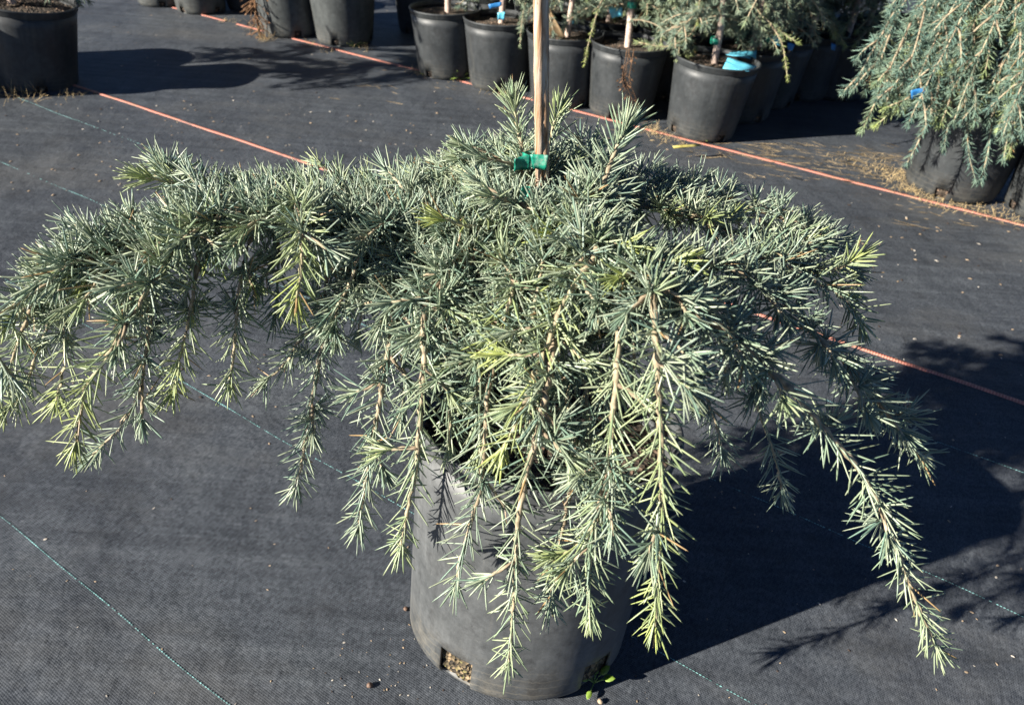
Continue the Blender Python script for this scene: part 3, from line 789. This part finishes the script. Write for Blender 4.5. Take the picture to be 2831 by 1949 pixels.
tag(t2, 'small scrap of teal green tape low on the middle cedar trunk', 'plant tie')

# ------------------------------------------------------------------ the cedars behind
def make_far_cedar(name, seed, nl=11, hmin=.15, hmax=.75, lmin=.16, lmax=.36, grav=.17, lean=(.05, 0), trunk_h=.95, trunk_r=.014, yg=.25, kids=7):
    """pot-top origin; trunk > drooping branches > needles"""
    global rng
    keep = rng; rng = np.random.default_rng(seed)
    t = empty(name, (0, 0, 0))
    sb = MB(); n = 7; z = np.linspace(-.01, trunk_h, n)
    TP = np.stack([lean[0] * z / trunk_h * 2 * z + rng.normal(size=n) * .004, lean[1] * z * 2 + rng.normal(size=n) * .004, z], 1)
    P = smooth_path(TP, .02); m_ = len(P); tube(sb, P, trunk_r * (1 - .45 * np.linspace(0, 1, m_)), 9, np.array([.52, .40, .33]) * (.85 + .3 * rng.random((m_, 1))))
    sb.build('trunk', M['bark'], t)
    for i in range(nl):
        h = hmin + (hmax - hmin) * (i + rng.random()) / nl; a = i * 2.4 + rng.normal() * .3
        p0 = np.array([np.interp(h, z, TP[:, 0]), np.interp(h, z, TP[:, 1]), h])
        L = rng.uniform(lmin, lmax)
        Q = droop(p0, (math.cos(a), math.sin(a), rng.uniform(-.1, .5)), L, grav * rng.uniform(.6, 1.4), .024, False)
        sb = MB(); nb = MB()
        yy = yg * rng.uniform(.2, 1.6)
        paths = [(Q, yy)]
        T, U, V = frames(smooth_path(Q, .02)) if len(Q) > 3 else (None, None, None)
        for k in range(kids):
            f = .15 + .75 * (k + rng.random()) / kids; j = min(len(Q) - 1, int(f * len(Q)))
            tt = norm(Q[min(j + 1, len(Q) - 1)] - Q[max(j - 1, 0)]); sd = norm(np.cross(tt, (0, 0, 1.0))) * (1 if k % 2 else -1)
            q = droop(Q[j], tt * .6 + sd * .8 + np.array([0, 0, rng.uniform(-.1, .25)]), rng.uniform(.06, .17), grav * 1.1, .02, False)
            if len(q) > 3: paths.append((q, yy))
        for q, y_ in paths:
            if len(q) < 3: continue
            stem(sb, q, .004, .0016, y_, False)
            clothe(nb, q, .5, y_, .95, .0025, .85, False)
        o = sb.build('branch', M['bark'], t); nd = nb.build('needles', M['needle_far'], o); nd['kind'] = 'stuff'
    rng = keep
    return t

protos = [make_far_cedar('cedar_shrub', 101 + k, nl=15 + k % 3, kids=9, yg=(.12, .35, .15, .06)[k], lean=((.06, 0), (.10, .02), (-.04, .03), (.12, -.02))[k]) for k in range(4)]
for p in protos: p['category'] = 'shrub'
far = [  # pot position, which form, turn, label
    ((-.145, 3.44), 0, 2.3, 'staked cedar with pink trunk in the pot with the small light blue tag', 1.0),
    ((.135, 3.27), 3, .4, 'cedar with pale drooping tips in the pot behind the wooden stake', .9),
    ((.386, 3.171), 1, 2.6, 'pale yellow green cedar in the pot with hanging dried weeds', 1.0),
    ((.694, 2.98), 2, 1.3, 'cedar with the thick pink trunk rising beside the two blue tags', 1.0),
    ((.90, 3.24), 3, 5.2, 'leaning tan trunked cedar directly behind the pot with blue tags', 1.0),
    ((1.06, 3.46), 1, 3.1, 'yellowish cedar second behind the pot with blue tags', 1.0),
    ((1.26, 3.62), 0, .9, 'shaded cedar third behind the pot with blue tags', 1.0),
    ((.60, 3.47), 1, 5.6, 'cedar behind the pot with hanging dried weeds', 1.05),
    ((.33, 3.60), 2, 1.9, 'grey green cedar in the second row behind the wooden stake', 1.0),
    ((.05, 3.76), 3, 2.8, 'cedar in the second row near the brown fibre flap', 1.0),
    ((-.22, 3.92), 1, .2, 'cedar in the second row behind the pot right of the dark gap', 1.0),
    ((.78, 3.82), 0, 4.4, 'cedar in the third row under the pale green branches', 1.0),
    ((.50, 3.98), 2, 3.6, 'cedar in the third row behind the thick pink trunk', 1.0),
    ((-2.02, 3.02), 2, 1.0, 'tan trunked young cedar in the lone pot on the left', 1.15),
    ((-1.66, 4.62), 0, 1.0, 'cedar in the shaded pot behind the dried brown stalk', 1.2),
    ((-1.14, 4.46), 3, 1.4, 'cedar in the shaded pot behind the two tall pots', 1.2),
    ((-.62, 4.36), 2, 1.4, 'cedar in the shaded pot deep in the dark gap', 1.2),
]
used = set()
for (x, y), k, rz, lab, sc in far:
    o = protos[k] if k not in used else copy_tree(protos[k]); used.add(k)
    o.location = (x, y, .255); o.rotation_euler = (0, 0, rz); o.scale = (sc,) * 3
    tag(o, lab, 'shrub', 'staked cedars in the black pots behind')

for q_, (x, y) in enumerate(deep):
    o = copy_tree(protos[q_ % 4]); o.location = (x, y, .255); o.rotation_euler = (0, 0, q_ * 1.7); o.scale = (1.05,) * 3
    tag(o, 'cedar in the dense grey green foliage of the rearmost rows', 'shrub', 'cedars massed in the rearmost rows')
# tall bare legged plants of the two big pots at the back, their crowns above the picture
def tall(loc, lab, seed):
    o = make_far_cedar('cedar_shrub', seed, nl=9, hmin=.8, hmax=1.3, lmin=.2, lmax=.4, trunk_h=1.4)
    o.location = loc; tag(o, lab, 'shrub', 'staked cedars in the black pots behind')
tall((-1.285, 4.107, .28), 'cedar in the black pot beside the dried brown stalk', 31)
tall((-.975, 4.017, .28), 'cedar in the black pot left of the dark gap', 32)
tall((-.395, 3.565, .255), 'bare legged cedar in the pot right of the dark gap', 33)

# the big weeping cedar on the right
weeper = empty('weeping_cedar', (1.53, 2.569, .29))
tag(weeper, 'large weeping blue cedar spilling over its pot at the upper right', 'shrub')
wi = np.array(weeper.location)
sb = MB(); TP = np.array([[0, 0, 0], [.01, .01, .25], [-.01, .02, .5], [.02, .02, .75]]); P = smooth_path(TP, .02)
tube(sb, P, np.linspace(.016, .009, len(P)), 9, (.36, .26, .19)); sb.build('trunk', M['bark'], weeper)
wr = np.random.default_rng(77); keep = rng; rng = wr
keep_blue, keep_grey = BLUE, GREY; BLUE, GREY = BLUE * np.array([.80, .92, .98]), GREY * np.array([.62, .74, .76])
def weep(Q, yy, kids, dn=1.0):
    sb = MB(); nb = MB(); paths = [Q]
    for k in range(kids):
        f = .15 + .75 * (k + wr.random()) / kids; j = min(len(Q) - 1, int(f * len(Q)))
        tt = norm(Q[min(j + 1, len(Q) - 1)] - Q[max(j - 1, 0)]); sd = norm(np.cross(tt, (0.3, -.9, .1))) * (1 if k % 2 else -1)
        q = droop(Q[j], tt * .8 + sd * .6, wr.uniform(.05, .11), .15, .02, False)
        if len(q) > 3: paths.append(q)
    for q in paths:
        stem(sb, q, .0042, .0018, yy, False); clothe(nb, q, .2, yy, .92, .0026, dn, False)
    o = sb.build('branch', M['bark'], weeper); nd = nb.build('needles', M['needle_blue'], o); nd['kind'] = 'stuff'
for px, yy in (
    ([(2640, 60, 2.42), (2660, 200, 2.33), (2672, 330, 2.29), (2680, 430, 2.28), (2698, 500, 2.28)], .02), ([(2720, 130, 2.40), (2745, 270, 2.32), (2735, 400, 2.29), (2712, 500, 2.28)], .02),
    ([(2600, 120, 2.42), (2590, 270, 2.36), (2545, 380, 2.33), (2508, 452, 2.33)], .02), ([(2520, 60, 2.45), (2460, 190, 2.40), (2412, 300, 2.38), (2382, 362, 2.38)], .25),
    ([(2480, 20, 2.48), (2430, 110, 2.44), (2372, 215, 2.42)], .02), ([(2780, 150, 2.38), (2795, 300, 2.32), (2775, 440, 2.28)], .05), ([(2570, 200, 2.40), (2500, 280, 2.36), (2425, 345, 2.35)], .6),
    ([(2825, 200, 2.30), (2812, 330, 2.26), (2790, 425, 2.24)], .5), ([(2635, 180, 2.38), (2630, 300, 2.33), (2608, 410, 2.31)], .02), ([(2690, 60, 2.40), (2700, 180, 2.34), (2715, 290, 2.31)], .3),
    ([(2560, 20, 2.45), (2520, 160, 2.38), (2470, 240, 2.36)], .02), ([(2760, 40, 2.38), (2790, 160, 2.32), (2810, 260, 2.29)], .4)):
    weep(np.array([at(*p) for p in px]) - wi, yy, 4)
for i in range(74):
    a = wr.uniform(-math.pi, math.pi) if i > 56 else wr.uniform(-3.2, .05)
    h = wr.uniform(.2, .85); L = wr.uniform(.58, .95) + .30 * max(0, h - .2)
    Q = droop((0, 0, h), (math.cos(a), math.sin(a), wr.uniform(.0, .5)), L, wr.uniform(.13, .24), .022, False)
    Q = Q[Q[:, 2] > -.05 - .20 * wr.random() ** .7]
    if len(Q) < 5: continue
    sb = MB(); nb = MB(); yy = wr.choice([.0, .02, .04, .08, .5])
    paths = [Q]
    for k in range(7):
        f = .2 + .72 * (k + wr.random()) / 7; j = min(len(Q) - 1, int(f * len(Q)))
        tt = norm(Q[min(j + 1, len(Q) - 1)] - Q[max(j - 1, 0)]); sd = norm(np.cross(tt, (0.02, 0, 1.0))) * (1 if k % 2 else -1)
        q = droop(Q[j], tt * .8 + sd * .65 + np.array([0, 0, .05]), wr.uniform(.06, .16), .22, .02, False)
        q = q[q[:, 2] > -.21]
        if len(q) > 3: paths.append(q)
    for q in paths:
        stem(sb, q, .0042, .0018, yy, False); clothe(nb, q, .35, yy, .92, .0026, .95, False)
    o = sb.build('branch', M['bark'], weeper); nd = nb.build('needles', M['needle_blue'], o); nd['kind'] = 'stuff'
rng = keep; BLUE, GREY = keep_blue, keep_grey
edge = make_far_cedar('cedar_shrub', 55, nl=14, hmin=.05, hmax=.6, lmin=.2, lmax=.4, grav=.16, trunk_h=.7)
edge.location = (1.80, 2.40, .27); tag(edge, 'yellow green cedar cut off by the right edge, over the cropped pot', 'shrub')

# pots and cedars just outside the left edge whose shadows fall into the picture
o = make_pot(mid_pot, (-2.37, 3.19, 0), 'black pot tucked behind the lone left pot', 0, (0, 0), 1.1)
o = make_pot(mid_pot, (-2.47, 2.83, 0), 'large black pot just beyond the left edge, shading the lone left pot', 0, (0, 0), 1.37)
c2 = copy_tree(protos[1]); c2.location = (-2.37, 3.19, .28); c2.rotation_euler = (0, 0, 2.2); c2.scale = (.55,) * 3; tag(c2, 'cedar tucked behind the lone left pot, throwing branch shadows', 'shrub', 'staked cedars in the black pots behind')

# single pale shoots hanging in front of the back pots
def hanging(par, px, yg, lm=.8):
    P = np.array([at(*p) for p in px]); inv = np.array(par.matrix_basis.translation)
    Rm = np.array(par.rotation_euler.to_matrix()); sc = par.scale[0]
    Pl = (P - inv) @ Rm / sc
    sb = MB(); nb = MB(); stem(sb, Pl, .004, .0018, yg, False); clothe(nb, Pl, .1, yg, lm, .0021, 1.0, False)
    o = sb.build('branch', M['bark'], par); nd = nb.build('needles', M['needle_far'], o); nd['kind'] = 'stuff'
by = {o['label']: o for o in COL.objects if o.parent is None and 'label' in o and o.name.startswith('cedar')}
def find(t): return next(o for l, o in by.items() if t in l)
hanging(find('small light blue tag'), [(1470, -40, 3.25), (1450, 20, 3.18), (1442, 70, 3.15), (1438, 128, 3.14)], .25, .6)
hanging(find('behind the wooden stake'), [(1690, -30, 3.05), (1660, 10, 3.0), (1640, 75, 2.97), (1625, 130, 2.96), (1616, 180, 2.95)], .9, .55)
hanging(find('thick pink trunk rising'), [(2050, -40, 2.9), (2090, 25, 2.83), (2130, 65, 2.8), (2175, 100, 2.78), (2208, 120, 2.77)], .6, .6)
hanging(find('thick pink trunk rising'), [(2130, 65, 2.8), (2160, 115, 2.77), (2170, 160, 2.76), (2178, 222, 2.75)], .95, .5)
hanging(find('pot with hanging dried weeds'), [(1745, 55, 3.05), (1790, 60, 3.0), (1830, 80, 2.97), (1850, 105, 2.96)], .1, .9)
hanging(find('pot with hanging dried weeds'), [(1945, 20, 3.0), (1930, 60, 2.95), (1900, 105, 2.92), (1840, 130, 2.92), (1765, 118, 2.95)], .45, .75)
hanging(find('pot with hanging dried weeds'), [(1940, -20, 3.0), (1932, 20, 2.95), (1928, 70, 2.93)], 1.0, .8)

# ------------------------------------------------------------------ tags, ties, flap
def lone(o, lab, cat, group=None): return tag(o, lab, cat, group)
def quad(px, name, mat, lab, cat, sag=.003, th=.0012):
    o = cloth_patch([at(*p) for p in px], th, name, mat, None, sag, 7, 4); return tag(o, lab, cat)
quad([(1998, 190, 2.84), (2012, 160, 2.92), (2092, 184, 2.90), (2070, 199, 2.83)], 'plant_tag', M['tag_blue'], 'bright blue tag lying on the pot rim, nearer of the two', 'plant tag', .002)
quad([(2008, 152, 3.05), (2022, 143, 3.10), (2092, 141, 3.10), (2090, 166, 3.04)], 'plant_tag', M['tag_blue'], 'bright blue tag lying just behind the nearer one by the pink trunk', 'plant tag', .002)
quad([(1376, 36, 3.30), (1396, 34, 3.30), (1394, 56, 3.30), (1376, 56, 3.30)], 'plant_tag', M['tag_blue'], 'small square light blue tag at the foot of a pink trunk', 'plant tag')
quad([(1350, 14, 3.33), (1388, 6, 3.33), (1386, 18, 3.33), (1354, 26, 3.33)], 'plant_tag', M['tag_deep'], 'narrow deep blue tag above the small square one', 'plant tag')
quad([(1568, 46, 3.30), (1588, 46, 3.30), (1586, 68, 3.30), (1568, 66, 3.30)], 'plant_tag', M['tag_blue'], 'round pale blue tag beside the brown fibre flap', 'plant tag')
quad([(1680, 22, 3.22), (1720, 20, 3.22), (1722, 46, 3.22), (1692, 52, 3.22)], 'plant_tag', M['tag_blue'], 'crumpled blue tag left of the green tied trunk', 'plant tag', .01)
quad([(2138, 100, 3.0), (2162, 104, 3.0), (2158, 130, 3.0), (2136, 122, 3.0)], 'plant_tag', M['tag_blue'], 'blue tag behind the long drooping branch, by a tan trunk', 'plant tag', .008)
quad([(2178, 118, 3.05), (2198, 124, 3.05), (2190, 142, 3.05), (2178, 138, 3.05)], 'plant_tag', M['tag_deep'], 'small deep blue tag right of the drooping branch tip', 'plant tag')
quad([(2298, 120, 3.3), (2312, 126, 3.3), (2308, 142, 3.3), (2298, 138, 3.3)], 'plant_tag', M['tag_deep'], 'tiny blue tag on the shaded trunk near the weeping cedar', 'plant tag')
quad([(2518, 252, 2.28), (2562, 243, 2.28), (2564, 262, 2.28), (2520, 276, 2.28)], 'plant_tag', M['tag_deep'], 'blue tag poking out of the big weeping cedar on the right', 'plant tag', .006)
quad([(1505, 40, 3.22), (1519, 26, 3.20), (1562, 102, 3.16), (1512, 96, 3.12)], 'fibre_flap', M['flap'], 'folded brown fibre disc standing on the pot behind the stake', 'disc', .02, .004)
def ring(px, rr, lab):
    c = at(*px); mb = MB(); prof = [(rr, -.012), (rr + .0015, -.010), (rr + .0015, .010), (rr, .012), (rr - .002, .010), (rr - .002, -.010)]
    lathe(mb, prof, 16, close=True); o = mb.build('trunk_tie', M['tie']); o.location = c; tag(o, lab, 'plant tie')
ring((1748, 14, 3.171), .0165, 'green tie round the pink trunk above the hanging dried weeds')
ring((1978, 113, 2.98), .0175, 'green tie round the thick pink trunk beside the blue tags')
ring((2128, 108, 3.24), .016, 'green tie round the tan trunk behind the blue tags')

# ------------------------------------------------------------------ weeds, dry grass, litter
def blades(mb, c, n, h, spread, col, wid=.0012, up=.8):
    c = np.asarray(c, float)
    B = c + np.stack([rng.normal(size=n) * spread, rng.normal(size=n) * spread, np.zeros(n)], 1)
    D = norm(np.stack([rng.normal(size=n) * .6, rng.normal(size=n) * .6, np.abs(rng.normal(size=n)) * up + .05], 1))
    L = h * rng.uniform(.4, 1.2, n); C = np.asarray(col) * rng.uniform(.6, 1.3, (n, 1))
    needles(mb, B, D, L, np.full(n, wid), C, np.stack([rng.normal(size=n) * .3, rng.normal(size=n) * .3, -.25 * np.ones(n)], 1) * L[:, None], True)

dry = MB(); STRAW = (.48, .36, .19)
for px, py, n, h, sp_ in ((1140, 198, 26, .03, .025), (1165, 208, 22, .03, .02), (1395, 246, 40, .06, .02), (1375, 262, 30, .03, .03), (1560, 290, 22, .03, .025), (1800, 365, 60, .04, .03), (1835, 385, 40, .03, .03),
                        (1900, 398, 26, .02, .03), (2475, 488, 120, .028, .04), (2440, 470, 80, .02, .06), (2380, 455, 60, .015, .06), (2510, 525, 110, .032, .035), (2600, 560, 90, .02, .04), (2560, 545, 60, .02, .03), (2640, 565, 80, .018, .04), (2720, 585, 80, .02, .04), (2790, 605, 60, .02, .04), (735, 112, 40, .06, .02),
                        (715, 85, 30, .1, .012), (900, 140, 20, .025, .03), (1015, 138, 24, .03, .02), (635, 62, 24, .03, .03), (860, 122, 18, .025, .025), (1255, 222, 24, .025, .03), (1500, 278, 24, .03, .03), (70, 270, 60, .06, .06), (200, 262, 30, .03, .04), (-10, 255, 40, .06, .05)):
    blades(dry, on_ground(px, py), n, h, sp_, STRAW, .0014)
o = dry.build('dry_grass', M['straw']); tag(o, 'tufts of dry tan grass along the foot of the pots and orange stripe', 'dry grass', None, 'stuff')

stw = MB()
def flat_bits(mb, P, L, W, H, C, along=None):
    """small curved scales lying on the cloth"""
    N = len(P); a = rng.random(N) * 6.28 if along is None else along + rng.normal(size=N) * .35; dx = np.stack([np.cos(a), np.sin(a), 0 * a], 1); dy = np.stack([-np.sin(a), np.cos(a), 0 * a], 1)
    sh = [(-1, 0, 0), (-.5, -.8, .15), (.5, -.75, .1), (1, .1, 0), (.45, .8, .2), (-.5, .75, .15), (0, 0, 1.0)]
    tl = rng.normal(size=(N, 2)) * .18
    vv = np.stack([P + dx * (L * x)[:, None] + dy * (W * y)[:, None] + np.array([0, 0, 1.0]) * (H * z + .0006 + np.abs(L * x * tl[:, 0] + W * y * tl[:, 1]) * .5)[:, None] for x, y, z in sh], 1)
    f = np.array([(i, (i + 1) % 6, 6) for i in range(6)]); base = (np.arange(N) * 7)[:, None, None]
    mb.add(vv.reshape(-1, 3), [(base + f[None]).reshape(-1, 3)], np.repeat(C, 7, 0))
def scatter(regs):
    out = []
    for (x0, y0, x1, y1, n) in regs:
        for _ in range(n): out.append(on_ground(rng.uniform(x0, x1), rng.uniform(y0, y1)))
    return np.array(out)
P = scatter([(2050, 430, 2500, 500, 60), (2100, 400, 2480, 460, 80), (2300, 420, 2520, 520, 60), (2480, 490, 2831, 630, 60), (1880, 395, 2150, 440, 40), (1500, 300, 1900, 400, 20), (900, 120, 1500, 290, 25)]); N = len(P)
flat_bits(stw, P, rng.uniform(.008, .05, N), rng.uniform(.001, .0026, N), np.full(N, .0015), np.array([.42, .32, .19]) * rng.uniform(.35, 1.15, (N, 1)), LINE_ANG + .25)
o = stw.build('straw', M['straw']); tag(o, 'flat tan straw strewn between the back pots and the weeping cedar', 'straw', None, 'stuff')
lit = MB()
P = scatter([(0, 290, 620, 560, 70), (500, 250, 1150, 430, 45), (1080, 230, 1450, 460, 30), (2080, 480, 2831, 760, 80), (2200, 700, 2831, 1000, 30), (300, 30, 1100, 200, 40), (600, 300, 1400, 520, 25), (1300, 380, 2000, 520, 30), (0, 1300, 2831, 1949, 110), (0, 900, 900, 1300, 20), (2300, 900, 2831, 1300, 15), (900, 1750, 1120, 1949, 30), (1050, 1700, 1300, 1949, 25), (1500, 1860, 1800, 1949, 22)]); N = len(P)
dist = np.linalg.norm(P[:, :2], axis=1)
sz = rng.uniform(.002, .0062, N) * np.clip(dist / 1.8, .35, 1.2)
k = rng.random((N, 1))
C = np.where(k < .45, np.array([.40, .30, .20]), np.where(k < .8, np.array([.52, .47, .40]), np.array([.07, .05, .04]))) * rng.uniform(.6, 1.25, (N, 1))
flat_bits(lit, P, sz, sz * rng.uniform(.45, .8, N), sz * rng.uniform(.3, .6, N), C)
o = lit.build('litter', M['litter']); tag(o, 'scattered pale seed scales and grit on the dark cloth', 'litter', None, 'stuff')

def weed(px, py, n, h, lab, col=(.10, .20, .035), z=0.0, lw=.007):
    c = on_ground(px, py, z); t = empty('weed', tuple(c)); tag(t, lab, 'weed')
    st_ = MB(); lf = MB()
    for i in range(n):
        a = rng.random() * 6.28; e = rng.uniform(.4, 1.2); L = h * rng.uniform(.5, 1.1)
        d = np.array([math.cos(a) * math.cos(e), math.sin(a) * math.cos(e), math.sin(e)]); q = np.array([np.zeros(3), d * L * .6, d * L + np.array([0, 0, -.15 * L])])
        tube(st_, smooth_path(q, L / 5), .0009, 5, (.16, .24, .06))
        tip = q[-1]; sd = norm(np.cross(d, (0, 0, 1.0))); upn = norm(np.cross(sd, d)); ll = lw * rng.uniform(.8, 1.7)
        fwd_ = norm(d + np.array([0, 0, -.5]))
        pts = [tip - fwd_ * .1 * ll]
        for u_, w_ in ((.35, .8), (.9, 1.0), (1.5, .75)):
            pts += [tip + fwd_ * ll * u_ - sd * ll * .55 * w_ + upn * .12 * ll, tip + fwd_ * ll * u_ - upn * .08 * ll, tip + fwd_ * ll * u_ + sd * ll * .55 * w_ + upn * .12 * ll]
        pts.append(tip + fwd_ * ll * 1.95)
        f3 = [(0, 2, 1), (0, 3, 2), (7, 8, 10), (8, 9, 10)]; f4 = [(1, 2, 5, 4), (2, 3, 6, 5), (4, 5, 8, 7), (5, 6, 9, 8)]
        lf.add(pts, [np.array(f3), np.array(f4)], np.asarray(col) * rng.uniform(.7, 1.5))
    st_.build('stem', M['weed'], t); o = lf.build('leaf', M['weed'], t)
    md = o.modifiers.new('thickness', 'SOLIDIFY'); md.thickness = .0006
    return t
weed(1275, 222, 14, .05, 'bright green weed between the two pots right of the dark gap', (.14, .20, .04), 0, .010)
weed(1185, 212, 8, .03, 'small yellow green weed at the foot of the bare soil pot', (.18, .20, .05), 0, .008)
weed(846, 96, 10, .05, 'green weed in the drain hole of the pot beside the dried stalk', (.06, .11, .03), 0, .010)
weed(982, 132, 10, .045, 'olive weed at the right foot of the pot left of the dark gap', (.16, .17, .06), 0, .008)
weed(536, 34, 10, .05, 'dark green weed at the second pot from the far end', (.03, .05, .02), 0, .010)
weed(394, 8, 8, .05, 'dark green weed at the farthest pot on the orange stripe', (.04, .06, .03), 0, .010)
weed(1500, 272, 8, .04, 'yellow green weed left of the pot half hidden by the stake', (.18, .20, .05), 0, .008)
weed(1690, 306, 8, .03, 'dark weed in the drain hole of the pot with dried weeds', (.06, .07, .02), 0, .007)
weed(1958, 388, 7, .03, 'small green weed in the drain hole of the pot with blue tags', (.14, .18, .05), .004, .007)
weed(1642, 1888, 9, .026, 'bright green seedling growing from the right drain hole of the big pot', (.15, .23, .035), .006, .0065)

def stalk(name, pxs, lab, seed, r=.0016, twigs=16, tl=.05, mat='dry_weed'):
    P = np.array([at(*p) for p in pxs]); rr = np.random.default_rng(seed); mb = MB(); S = smooth_path(P, .01)
    for s_ in range(3):
        off = rr.normal(size=3) * .006; tube(mb, S + off, np.linspace(r, r * .5, len(S)), 5)
    for i in range(twigs):
        p = S[rr.integers(1, len(S))]; d = norm(np.array([rr.normal(), -.3 + .3 * rr.normal(), -.9])); q = np.array([p, p + d * tl * .5 + rr.normal(size=3) * .006, p + d * tl]); tube(mb, smooth_path(q, .01), r * .45, 4)
        e = p + d * tl; flat = norm(rr.normal(size=3)) * .005
        mb.add([e, e + flat + d * .004, e + d * .014, e - flat + d * .004], [np.array([[0, 1, 2, 3]])])
    return tag(mb.build(name, M[mat]), lab, 'dried weed')
stalk('dried_weed', [(1742, 135, 2.985), (1738, 165, 2.975), (1730, 220, 2.98), (1748, 270, 2.985), (1752, 310, 2.99)], 'dried brown weed hanging down the front of a black pot', 3, .0013, 26, .03)
stalk('dried_weed', [(702, -30, 3.95), (706, 20, 3.95), (712, 60, 3.95), (722, 100, 3.95)], 'thick dried brown stalk hanging beside the far black pot', 4, .004, 40, .07)
quad([(1858, 404, 2.66), (1862, 412, 2.66), (1938, 404, 2.68), (1936, 398, 2.70)], 'dry_leaf', M['leaf_blade'], 'yellow dry leaf blade lying on the orange stripe below the blue tags', 'leaf', .004, .0012)
for px, py, r, lab in ((1660, 1938, .0042, 'round tan pebble on the cloth at the bottom by the big pot'), (1022, 1893, .0045, 'dark grit pebble by the left drain hole of the big pot'), (1122, 1682, .004, 'small brown pebble against the left side of the big pot')):
    mb = MB(); lathe(mb, [(.0001, -r * .8), (r * .6, -r * .55), (r, 0), (r * .7, r * .5), (.0001, r * .72)], 12, (.40, .30, .2) if 'tan' in lab else (.16, .1, .07), jitter=r * .06)
    o = mb.build('pebble', M['litter']); o.location = on_ground(px, py, r * .7); tag(o, lab, 'pebble')
